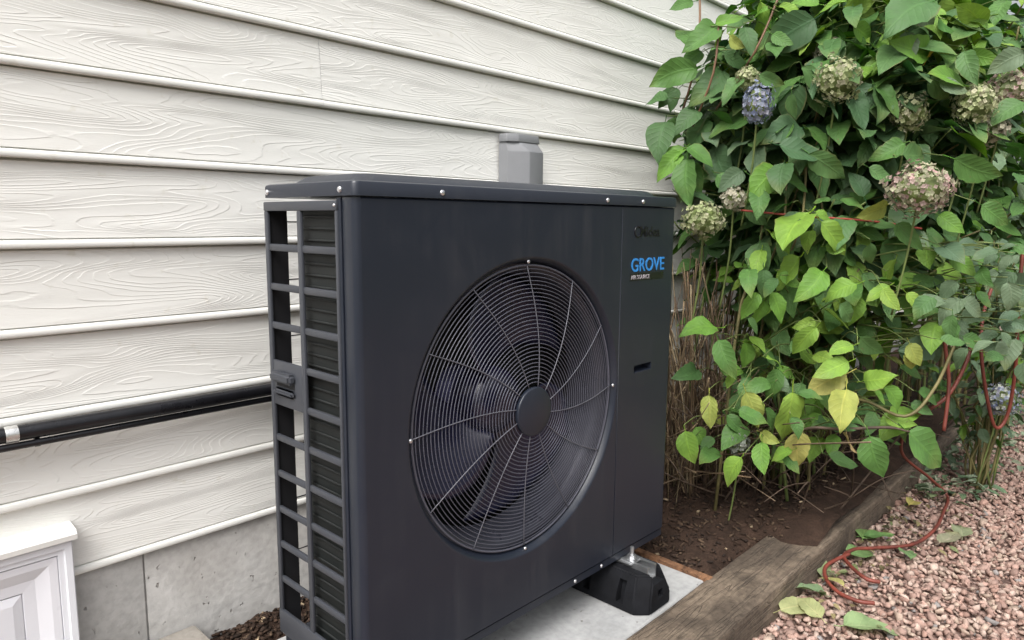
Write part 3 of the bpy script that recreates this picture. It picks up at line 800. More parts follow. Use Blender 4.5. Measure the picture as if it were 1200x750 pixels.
# coil: a return behind the front column and a block along the back, plus the hairpin tubes
coil = box('coil', 0.018, 0.040, 0.050, 0.192, 0.0, 0.872, M['coil'], hp)
box('coil', 0.088, 0.985, 0.240, 0.282, 0.0, 0.872, M['coil'], hp)
cv, cf = tube_data([(0.0155, 0.053, 0), (0.0155, 0.188, 0)], 0.0022, 8)
cme = bpy.data.meshes.new('coil_tube'); cme.from_pydata([tuple(Vector(v) - Vector((0.0155, 0.053, 0))) for v in cv], [], cf); cme.materials.append(M['coil'])
cme.polygons.foreach_set('use_smooth', [True] * len(cme.polygons))
for k in range(40): link('coil_tube', cme, None, coil, (0.0155, 0.053, 0.03 + k * 0.021))
# rear corner post, back guard wires, inner divider, back closing strip
box('corner_post', 0.004, 0.040, 0.2865, UD - 0.001, 0.0, 0.874, M['black'], hp)
box('inner_partition', SEAM - 0.01, SEAM - 0.004, 0.03, 0.238, 0.0, 0.872, M['black'], hp)
box('floor_tray', 0.045, 0.984, 0.03, 0.238, -0.001, 0.004, M['paint'], hp)
for k in range(8):
    z = 0.055 + k * 0.112
    tube('back_wire', [(0.038, UD - 0.004, z), (0.092, UD - 0.004, z)], 0.0013, M['black'], hp, 6)
for x in (0.0665, 0.082):
    tube('back_wire', [(x, UD - 0.006, 0.0), (x, UD - 0.006, 0.874)], 0.0013, M['black'], hp, 6)

# fan: shroud, motor, hub, three swept blades
def lathe(name, prof, cx, cz, mat, parent, n=72, caps=False):
    """prof: (radius, y) about the fan axis"""
    V, F = [], []
    for r, y in prof:
        for k in range(n):
            a = 2 * PI * k / n; V.append((cx + r * math.cos(a), y, cz + r * math.sin(a)))
    for i in range(len(prof) - 1):
        for k in range(n): F.append((i * n + k, i * n + (k + 1) % n, (i + 1) * n + (k + 1) % n, (i + 1) * n + k))
    if caps: F.append(tuple(range(n))); F.append(tuple((len(prof) - 1) * n + k for k in range(n))[::-1])
    o = from_data(name, V, F, mat, parent, smooth=True); o.data.set_sharp_from_angle(angle=math.radians(50)); return o
lathe('shroud', [(0.318, 0.028), (0.309, 0.030), (0.297, 0.036), (0.290, 0.045), (0.287, 0.060), (0.287, 0.125), (0.291, 0.127), (0.295, 0.120), (0.297, 0.06), (0.312, 0.04)], FX, FZ, M['shroud'], hp, 96)
lathe('motor', [(0.0, 0.185), (0.062, 0.185), (0.066, 0.190), (0.066, 0.232), (0.0, 0.234)], FX, FZ, M['motor'], hp, 32)
fan = empty('fan', (FX, 0.11, FZ)); fan.parent = hp; fan.location = Vector((FX, 0.11, FZ)) - hp.location
lathe('fan_hub', [(0.0, 0.078), (0.02, 0.079), (0.05, 0.083), (0.068, 0.092), (0.076, 0.106), (0.078, 0.15), (0.0, 0.152)], FX, FZ, M['fan'], fan, 40)
def blade(k):
    V, F = [], []
    nr, na = 14, 14
    for i in range(nr + 1):
        u = i / nr; r = 0.070 + (0.279 - 0.070) * u
        sweep = math.radians(-16 * u - 26 * u * u)
        span = math.radians(62 + 26 * math.sin(u * PI * 0.8))
        for j in range(na + 1):
            v = j / na; a = math.radians(96 + 120 * k) + sweep + span * (v - 0.5)
            y = 0.112 - (v - 0.5) * (0.075 - 0.028 * u) + 0.010 * math.sin(v * PI)
            V.append((FX + r * math.cos(a), y, FZ + r * math.sin(a)))
    n = na + 1
    for i in range(nr):
        for j in range(na): F.append((i * n + j, i * n + j + 1, (i + 1) * n + j + 1, (i + 1) * n + j))
    o = from_data('blade', V, F, M['fan'], fan, smooth=True)
    md = o.modifiers.new('thick', 'SOLIDIFY'); md.thickness = 0.003; md.offset = 0
for k in range(3): blade(k)

# fan guard: domed rings and swirled spokes
guard = empty('fan_guard', (FX, 0.0, FZ)); guard.parent = hp; guard.location = Vector((FX, 0.0, FZ)) - hp.location
def dome(r): return 0.012 - 0.026 * (1 - (r / 0.305) ** 2) if r < 0.305 else 0.012
def ring(r, y, w, mat):
    n = 132; nk = 6; V, F = [], []
    for k in range(n):
        a = 2 * PI * k / n
        for j in range(nk):
            b = 2 * PI * j / nk; rr = r + w * math.cos(b)
            V.append((rr * math.cos(a), y + w * math.sin(b), rr * math.sin(a)))
    for k in range(n):
        for j in range(nk): F.append((k * nk + j, k * nk + (j + 1) % nk, ((k + 1) % n) * nk + (j + 1) % nk, ((k + 1) % n) * nk + j))
    from_data('guard_ring', V, F, mat, guard, (FX, 0, FZ), smooth=True)
NR = 30
for i in range(NR):
    r = 0.0615 + (0.300 - 0.0615) * i / (NR - 1); ring(r, dome(r), 0.00105, M['wire'])
ring(0.3075, 0.0125, 0.0028, M['wire'])
for k in range(12):
    aend = math.radians(30 * k); pts = []
    for i in range(15):
        t = i / 14; r = 0.05 + (0.3085 - 0.05) * t
        a = aend - math.radians(12.5) * (1 - t) ** 1.15
        pts.append(Vector((FX + r * math.cos(a), dome(r) - 0.0024, FZ + r * math.sin(a))))
    tube('spoke', pts, 0.0011, M['spoke'], guard, 6)
for a, r in ((90, 0.3155), (180, 0.3155), (270, 0.3155), (0, 0.3155)):
    screw(FX + r * math.cos(math.radians(a)), 0.006, FZ + r * math.sin(math.radians(a)), (0, -1, 0), 0.0045, guard)
lathe('badge_disc', [(0.0, -0.0215), (0.0495, -0.0215), (0.052, -0.0205), (0.053, -0.0180), (0.052, -0.012), (0.0, -0.011)], FX - 0.003, FZ, M['paint'], guard, 56)

# lettering on the service panel
def text(body, x, z, size, mat, name, parent, sx=1.0, bold=0.0, shear=0.0, depth=0.0006, y=-0.0004):
    cu = bpy.data.curves.new(name, 'FONT'); cu.body = body; cu.size = size; cu.extrude = depth; cu.offset = bold; cu.shear = shear
    cu.resolution_u = 4
    to = bpy.data.objects.new(name, cu); COL.objects.link(to); bpy.context.view_layer.update()
    me = bpy.data.meshes.new_from_object(to.evaluated_get(bpy.context.evaluated_depsgraph_get()))
    bpy.data.objects.remove(to, do_unlink=True)
    me.materials.clear(); me.materials.append(mat)
    for v in me.vertices: v.co.x *= sx
    o = link(name, me, mat, parent, (x, y, z)); o.rotation_euler = (PI / 2, 0, 0); return o
badge = empty('badge', (0.865, 0, 0.82)); badge.parent = hp; badge.location = Vector((0.865, 0, 0.82)) - hp.location
# swirl mark and name
vv, ff = tube_data([Vector((0.823 + 0.013 * math.cos(a), -0.0006, 0.8205 + 0.013 * math.sin(a))) for a in np.linspace(math.radians(40), math.radians(320), 24)], 0.0017, 6)
from_data('logo_mark', vv, ff, M['lettdark'], badge, smooth=True)
text('Midea', 0.833, 0.809, 0.036, M['lettdark'], 'lettering', badge, 1.05, 0.0006)
text('GROVE', 0.7975, 0.7225, 0.047, M['lettblue'], 'lettering', badge, 1.0, 0.0004, y=-0.0008)
box('sticker', 0.796, 0.949, -0.0004, 0.0006, 0.699, 0.717, M['lettdark'], badge)
text('AIR SOURCE', 0.799, 0.703, 0.0150, M['lettpale'], 'lettering', badge, 1.0, 0.0, y=-0.0010)

# ------------------------------------------------------------------ rubber feet
def foot(x0, label):
    W = 0.152; x1 = x0 + W; xm = (x0 + x1) / 2
    root = empty('support_block', (xm, 0.14, PADZ), label, 'support block', 'rubber blocks under the heat pump')
    y0, y1 = -0.107, 0.392; ch = 0.03
    def octa(ins, z, cy=0.0):
        c = ch
        return [(x0 + ins, y0 + c + cy, z), (x0 + ins + c, y0 + cy, z), (x1 - ins - c, y0 + cy, z), (x1 - ins, y0 + c + cy, z), (x1 - ins, y1 - c - cy, z), (x1 - ins - c, y1 - cy, z), (x0 + ins + c, y1 - cy, z), (x0 + ins, y1 - c - cy, z)]
    bm = bmesh.new(); L = [[bm.verts.new(p) for p in octa(i, z, c)] for i, z, c in ((0, PADZ, 0), (0, PADZ + 0.035, 0), (0.026, PADZ + 0.094, 0.010))]
    for A, B in zip(L[:-1], L[1:]):
        for k in range(8): bm.faces.new([A[k], A[(k + 1) % 8], B[(k + 1) % 8], B[k]])
    bm.faces.new(L[0][::-1]); bm.faces.new(L[-1])
    bmesh.ops.bevel(bm, geom=bm.edges[:], offset=0.004, segments=2, affect='EDGES')
    body = bm_obj('block', bm, M['rubber'], root, auto=35)
    # channel seat on top, slots in the flanks, a recess in the end
    cut = bmesh.new(); bm_box(cut, xm - 0.024, xm + 0.024, y0 - 0.05, y1 + 0.05, PADZ + 0.070, PADZ + 0.2)
    for y in (-0.045, 0.06, 0.165, 0.27):
        v = [cut.verts.new(p) for p in ((x0 - 0.02, y, PADZ + 0.018), (x0 - 0.02, y + 0.022, PADZ + 0.018), (x0 - 0.02, y + 0.022, PADZ + 0.075), (x0 - 0.02, y, PADZ + 0.075),
                                        (x0 + 0.022, y, PADZ + 0.018), (x0 + 0.022, y + 0.022, PADZ + 0.018), (x0 + 0.03, y + 0.022, PADZ + 0.075), (x0 + 0.03, y, PADZ + 0.075))]
        for f in [(0, 3, 2, 1), (4, 5, 6, 7), (0, 1, 5, 4), (1, 2, 6, 5), (2, 3, 7, 6), (3, 0, 4, 7)]: cut.faces.new([v[i] for i in f])
    bm_box(cut, xm - 0.010, xm + 0.014, y0 - 0.02, y0 + 0.012, PADZ + 0.032, PADZ + 0.052)
    bmesh.ops.recalc_face_normals(cut, faces=cut.faces[:])
    boolean_cut(body, bm_obj('cutter', cut, M['rubber']))
    # steel strut in the seat, with bolt and nut
    prof = [(-0.0205, 0.036), (-0.0205, 0.0), (0.0205, 0.0), (0.0205, 0.036), (0.0115, 0.036), (0.0115, 0.0335), (0.018, 0.0335), (0.018, 0.0025), (-0.018, 0.0025), (-0.018, 0.0335), (-0.0115, 0.0335), (-0.0115, 0.036)]
    n = len(prof); zz = PADZ + 0.0705
    V = [(xm + a, y, zz + b) for y in (y0 + 0.028, y1 - 0.02) for a, b in prof]
    F = [(k, (k + 1) % n, n + (k + 1) % n, n + k) for k in range(n)] + [tuple(range(n)), tuple(range(n, 2 * n))[::-1]]
    from_data('steel_strut', V, F, M['steel'], root)
    vv, ff = tube_data([(xm, -0.018, PADZ + 0.096), (xm, -0.018, PADZ + 0.137)], 0.0052, 10)
    from_data('bolt', vv, ff, M['steel'], root, smooth=False)
    vv, ff = tube_data([(xm, -0.018, PADZ + 0.1075), (xm, -0.018, PADZ + 0.117)], 0.0105, 6)
    from_data('nut', vv, ff, M['steel'], root)
    vv, ff = tube_data([(xm, -0.018, PADZ + 0.1055), (xm, -0.018, PADZ + 0.1074)], 0.015, 16)
    from_data('washer', vv, ff, M['steel'], root)
foot(0.742, 'black rubber block under the right end of the heat pump')
foot(0.105, 'black rubber block under the louvred end of the heat pump')
# mounting lugs of the unit, reaching out over the bolts
for x in (0.818, 0.181):
    box('mounting_lug', x - 0.028, x + 0.028, -0.034, 0.02, -0.0305, -0.0265, M['steel'], hp, 0.001)

# ------------------------------------------------------------------ plants
def leaf_arrays(kind, seed):
    """unit leaf: base at origin, tip along +X, blade normal +Z, with petiole; returns verts, quads, uvs"""
    r = random.Random(seed)
    rows, cols = 11, 6
    V, U = [], []
    wv = r.uniform(0.78, 1.1)
    wmax = wv * {'ovate': 0.375, 'small': 0.31, 'round': 0.42}[kind]
    droop = r.uniform(0.05, 0.45); fold = r.uniform(0.10, 0.6); bend = r.uniform(-0.10, 0.10); wav = r.uniform(0.012, 0.05); ph = r.uniform(0, 6)
    for i in range(rows + 1):
        t = i / rows
        w = wmax * (max(t, 0.0) ** 0.60) * (max(1 - t, 0) ** 0.95) * 2.35 * (1 - 0.25 * max(0, (t - 0.75) / 0.25))
        if kind == 'round': w = wmax * (max(t, 0) ** 0.45) * (max(1 - t, 0) ** 0.55) * 1.9
        if 0 < i < rows: w *= 1 + (0.032 if i % 2 else -0.022) + r.uniform(-0.03, 0.03)
        for j in range(cols + 1):
            v = j / cols * 2 - 1
            y = v * w + bend * math.sin(t * PI)
            z = -droop * t * t + fold * abs(v) * w * (1 - 0.4 * t) - 0.25 * fold * (v * w) ** 2 + wav * math.sin(ph + t * 11 + (2 if v > 0 else 0)) * abs(v) ** 1.5
            V.append((t, y, z)); U.append((t, j / cols))
    F = [(i * (cols + 1) + j, i * (cols + 1) + j + 1, (i + 1) * (cols + 1) + j + 1, (i + 1) * (cols + 1) + j) for i in range(rows) for j in range(cols)]
    # petiole
    n0 = len(V); pl = r.uniform(0.14, 0.26)
    for k, (x, z, rr) in enumerate([(-pl, 0.05, 0.014), (-pl * 0.4, 0.012, 0.012), (0.05, 0.004, 0.010)]):
        for a in (0, 2.09, 4.19): V.append((x, rr * math.cos(a), z + rr * math.sin(a) - 0.006)); U.append((0.5, 0.5))
    for k in range(2):
        for a in range(3): F.append((n0 + k * 3 + a, n0 + k * 3 + (a + 1) % 3, n0 + k * 3 + 3 + (a + 1) % 3, n0 + k * 3 + 3 + a))
    return np.array(V), np.array(F), np.array(U)

LEAF = {k: [leaf_arrays(k, s * 13 + i) for i in range(8)] for s, k in enumerate(('ovate', 'small', 'round'))}
LEAF_ME = {}
def leaf_mesh(kind, i):
    if (kind, i) not in LEAF_ME:
        V, F, U = LEAF[kind][i]
        me = bpy.data.meshes.new('leaf'); me.from_pydata([tuple(v) for v in V], [], [tuple(int(q) for q in f) for f in F])
        l = me.uv_layers.new(name='UVMap'); l.data.foreach_set('uv', U[F.ravel()].astype(np.float32).ravel())
        me.polygons.foreach_set('use_smooth', [True] * len(me.polygons)); me.materials.append(M['leaf_o'])
        LEAF_ME[(kind, i)] = me
    return LEAF_ME[(kind, i)]

def leaf_frame(d, n):
    d = Vector(d).normalized(); n = Vector(n); n = (n - d * n.dot(d))
    if n.length < 1e-3: n = d.orthogonal()
    n.normalize(); y = n.cross(d)
    return Matrix((d, y, n)).transposed()

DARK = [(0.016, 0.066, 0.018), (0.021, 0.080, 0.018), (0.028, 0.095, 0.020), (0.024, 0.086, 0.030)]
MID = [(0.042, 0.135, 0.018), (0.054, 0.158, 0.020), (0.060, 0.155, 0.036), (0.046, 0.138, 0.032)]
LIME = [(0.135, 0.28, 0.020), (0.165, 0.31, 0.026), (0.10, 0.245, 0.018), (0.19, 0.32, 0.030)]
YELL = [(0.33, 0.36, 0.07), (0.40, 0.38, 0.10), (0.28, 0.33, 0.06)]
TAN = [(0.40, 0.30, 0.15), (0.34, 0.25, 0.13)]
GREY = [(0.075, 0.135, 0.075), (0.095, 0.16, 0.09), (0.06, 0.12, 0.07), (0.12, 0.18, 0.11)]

def foliage(root, leaves, kind, n_single, mass_name='foliage'):
    """leaves: (pos, dir, normal, size, colour, keep). Nearest ones become single leaves, the rest one mass."""
    eye = CAM
    order = sorted(range(len(leaves)), key=lambda i: (0 if leaves[i][5] else 1, (leaves[i][0] - eye).length))
    single, mass = order[:n_single], order[n_single:]
    off = world_off(root)
    for i in single:
        p, d, nn, s, c, _ = leaves[i]
        o = bpy.data.objects.new('leaf', leaf_mesh(kind, random.randrange(8))); COL.objects.link(o)
        o.parent = root; mt = leaf_frame(d, nn).to_4x4(); mt = Matrix.Translation(p - off) @ mt @ Matrix.Diagonal((s, s, s, 1))
        o.matrix_local = mt; o.color = (*c, 1)
    if not mass: return
    VV, FF, UU, CC, n = [], [], [], [], 0
    for i in mass:
        p, d, nn, s, c, _ = leaves[i]
        V, F, U = LEAF[kind][random.randrange(8)]
        R = np.array(leaf_frame(d, nn)); VV.append((V * s) @ R.T + np.array(p - off)); FF.append(F + n); UU.append(U)
        CC.append(np.tile(c, (len(V), 1))); n += len(V)
    o = np_mesh(mass_name, np.vstack(VV), np.vstack(FF), M['leaf_a'], np.vstack(CC), np.vstack(UU), None, True)
    o.parent = root; o.location = (0, 0, 0); o['kind'] = 'stuff'

def flower(root, pos, r, cols, n=130, squash=(1, 1, 0.85), seed=1):
    rr = random.Random(seed)
    core_v, core_f = [], []
    h = empty('flower_head', pos); h.parent = root; h.location = Vector(pos) - world_off(root)
    bm = bmesh.new(); bmesh.ops.create_icosphere(bm, subdivisions=2, radius=r * 0.80)
    for v in bm.verts: v.co = Vector((v.co.x * squash[0], v.co.y * squash[1], v.co.z * squash[2])) * rr.uniform(0.9, 1.08)
    me = bpy.data.meshes.new('receptacle'); bm.to_mesh(me); bm.free()
    o = bpy.data.objects.new('receptacle', me); COL.objects.link(o); me.materials.append(M['greenstem']); o.parent = h
    V, F, C = [], [], []
    for k in range(n):
        z = 1 - 2 * (k + 0.5) / n; a = k * 2.39996
        d = Vector((math.sqrt(1 - z * z) * math.cos(a), math.sqrt(1 - z * z) * math.sin(a), z))
        d = (d + Vector((rr.gauss(0, 0.12), rr.gauss(0, 0.12), rr.gauss(0, 0.12)))).normalized()
        p = Vector((d.x * squash[0], d.y * squash[1], d.z * squash[2])) * r * rr.uniform(0.84, 1.1) * (1 + 0.16 * math.sin(d.x * 5 + seed) * math.cos(d.y * 4 + seed * 2) + 0.07 * math.sin(d.z * 7 + seed * 3))
        nrm = (d + Vector((rr.gauss(0, 0.3), rr.gauss(0, 0.3), rr.gauss(0, 0.3)))).normalized()
        x = nrm.orthogonal().normalized(); y = nrm.cross(x); a0 = rr.uniform(0, 6.28)
        ps = rr.uniform(0.0050, 0.0078); c = np.array(rr.choice(cols)) * rr.uniform(0.55, 1.0)
        for q in range(4):
            aa = a0 + q * PI / 2; e = x * math.cos(aa) + y * math.sin(aa); w = nrm.cross(e)
            b = len(V); cup = rr.uniform(0.0, 0.5)
            V += [p, p + e * ps * 0.62 + w * ps * 0.55 + nrm * ps * cup * 0.5, p + e * ps * 1.15 + nrm * ps * cup, p + e * ps * 0.62 - w * ps * 0.55 + nrm * ps * cup * 0.5]
            F.append((b, b + 1, b + 2, b + 3)); C += [c * 0.85, c, c * 1.1, c]
    fo = np_mesh('florets', np.array([tuple(v) for v in V]), np.array(F), M['petal'], np.array(C), None, None)
    fo.parent = h; fo.location = (0, 0, 0); fo['kind'] = 'stuff'
    return h

def make_bush(name, label, cat, base, base_r, shell_c, shell_r, n_stems, leaf_size, palette, n_single, kind='ovate', seed=1, node=0.085,
              lowest=0.3, twig=True, canopy=0, stem_r=0.006, limit_y=0.50, elev=(-8, 88), az=(0, 360), extra=None, inner=0, cull=None, t0=0.34):
    rr = random.Random(seed)
    root = empty(name, base, label, cat)
    leaves = list(extra or [])
    tips = []
    for s in range(n_stems):
        b = Vector(base) + Vector((rr.gauss(0, base_r[0]), rr.gauss(0, base_r[1]), -0.02))
        th = math.radians(az[0] + (az[1] - az[0]) * ((s * 0.618034 + rr.uniform(-0.05, 0.05)) % 1)); el = math.radians(elev[0] + (elev[1] - elev[0]) * (rr.random() ** 0.8))
        q = rr.uniform(0.8, 1.03)
        tip = Vector(shell_c) + Vector((shell_r[0] * math.cos(el) * math.cos(th), shell_r[1] * math.cos(el) * math.sin(th), shell_r[2] * math.sin(el))) * q
        tip.y = min(tip.y, limit_y)
        c1 = b + Vector((rr.gauss(0, 0.04), rr.gauss(0, 0.04), 0.45 * (tip.z - b.z) + 0.08))
        c2 = Vector((b.x * 0.35 + tip.x * 0.65, b.y * 0.35 + tip.y * 0.65, tip.z * 0.86 + 0.02))
        pts = []
        for i in range(15):
            t = i / 14; pts.append(b * (1 - t) ** 3 + c1 * 3 * t * (1 - t) ** 2 + c2 * 3 * t * t * (1 - t) + tip * t ** 3)
        for i in range(1, 14): pts[i] += Vector((rr.gauss(0, 0.006), rr.gauss(0, 0.006), 0))
        tube('stem', pts, [stem_r * (1 - 0.55 * i / 14) for i in range(15)], M[rr.choice(('stem', 'stem', 'greenstem', 'stem'))], root, 6)
        tips.append((tip, (pts[-1] - pts[-2]).normalized()))
        # leaf pairs
        L = sum((pts[i + 1] - pts[i]).length for i in range(14)); nn = max(3, int(L * (1 - t0) / node)); rot = rr.uniform(0, PI)
        for k in range(nn + 1):
            t = t0 + (1 - t0) * k / nn; f = t * 14; i = min(13, int(f)); p = pts[i].lerp(pts[i + 1], f - i); ax = (pts[i + 1] - pts[i]).normalized()
            if p.z < lowest and rr.random() < 0.7: continue
            sd = ax.orthogonal().normalized(); sd2 = ax.cross(sd)
            for w in (0, 1):
                a = rot + k * PI / 2 + w * PI + rr.gauss(0, 0.2)
                out = sd * math.cos(a) + sd2 * math.sin(a)
                rad = Vector((p.x - shell_c[0], p.y - shell_c[1], 0));
                rad = rad.normalized() if rad.length > 0.01 else Vector((0, 0, 1))
                d = (out * 1.0 + rad * 0.35 + Vector((0, 0, rr.uniform(-0.65, 0.1)))).normalized()
                nr = (Vector((0, 0, 1.0)) + rad * rr.uniform(0.25, 0.95) + Vector((rr.gauss(0, 0.25), rr.gauss(0, 0.25), 0)))
                sz = leaf_size * rr.uniform(0.62, 1.15) * (0.7 if k == nn else 1)
                pp = p + d * 0.2 * sz
                if pp.y + d.y * sz > limit_y + 0.03: continue
                if cull and cull(pp, d * sz): continue
                leaves.append((pp, d, nr, sz, palette(pp, rr), False))
    for k in range(inner):                                    # leaves on short side shoots through the crown
        el = math.radians(rr.uniform(*elev)); th = math.radians(rr.uniform(*az)); q = rr.uniform(0.06, 0.66) ** 0.5
        p = Vector(shell_c) + Vector((shell_r[0] * math.cos(el) * math.cos(th), shell_r[1] * math.cos(el) * math.sin(th), shell_r[2] * math.sin(el))) * q
        rad = Vector((p.x - shell_c[0], p.y - shell_c[1], 0)).normalized()
        d = (rad * rr.uniform(-0.2, 1) + Vector((rr.gauss(0, 0.7), rr.gauss(0, 0.7), rr.uniform(-0.8, 0.15)))).normalized()
        nr = Vector((0, 0, 1.0)) + rad * rr.uniform(0.1, 0.9) + Vector((rr.gauss(0, 0.3), rr.gauss(0, 0.3), 0)); sz = leaf_size * rr.uniform(0.6, 1.1)
        if p.y + max(0, d.y * sz) > limit_y or p.z < lowest: continue
        if cull and cull(p, d * sz): continue
        leaves.append((p, d, nr, sz, palette(p, rr), False))
    for k in range(canopy):                                   # the dense roof of the crown
        z = rr.uniform(0.35, 1.0); th = rr.uniform(0, 2 * PI); q = rr.uniform(0.72, 1.05); c_ = math.sqrt(1 - z * z)
        p = Vector(shell_c) + Vector((shell_r[0] * c_ * math.cos(th), shell_r[1] * c_ * math.sin(th), shell_r[2] * z)) * q
        rad = Vector((math.cos(th), math.sin(th), 0))
        d = (rad * rr.uniform(0.1, 1) + Vector((rr.gauss(0, 0.6), rr.gauss(0, 0.6), rr.uniform(-0.7, 0.05)))).normalized()
        sz = leaf_size * rr.uniform(0.7, 1.15)
        if p.y + max(0, d.y * sz) > limit_y or (cull and cull(p, d * sz)): continue
        leaves.append((p, d, Vector((0, 0, 1.0)) + rad * rr.uniform(0.1, 0.8) + Vector((rr.gauss(0, 0.25), rr.gauss(0, 0.25), 0)), sz, palette(p, rr), False))
    foliage(root, leaves, kind, n_single)
    return root, tips

# hydrangea leaves that stand out: (base px, tip px, relative width irrelevant), depth, palette
def hero(bx_, by_, tx_, ty_, dep, col, tilt=None, face=0.6):
    a = at(bx_, by_, dep); b = at(tx_, ty_, dep - 0.02 + (random.gauss(0, 0.035) if tilt is None else tilt))
    d = b - a; s = d.length * random.uniform(0.86, 1.0)
    n = (CAM - a).normalized() * face + Vector((0, 0, 1)) * (1 - face) + Vector((random.gauss(0, 0.26), random.gauss(0, 0.26), random.gauss(0, 0.2)))
    return (a, d.normalized(), n, s, random.choice(col) if isinstance(col, list) else col, True)

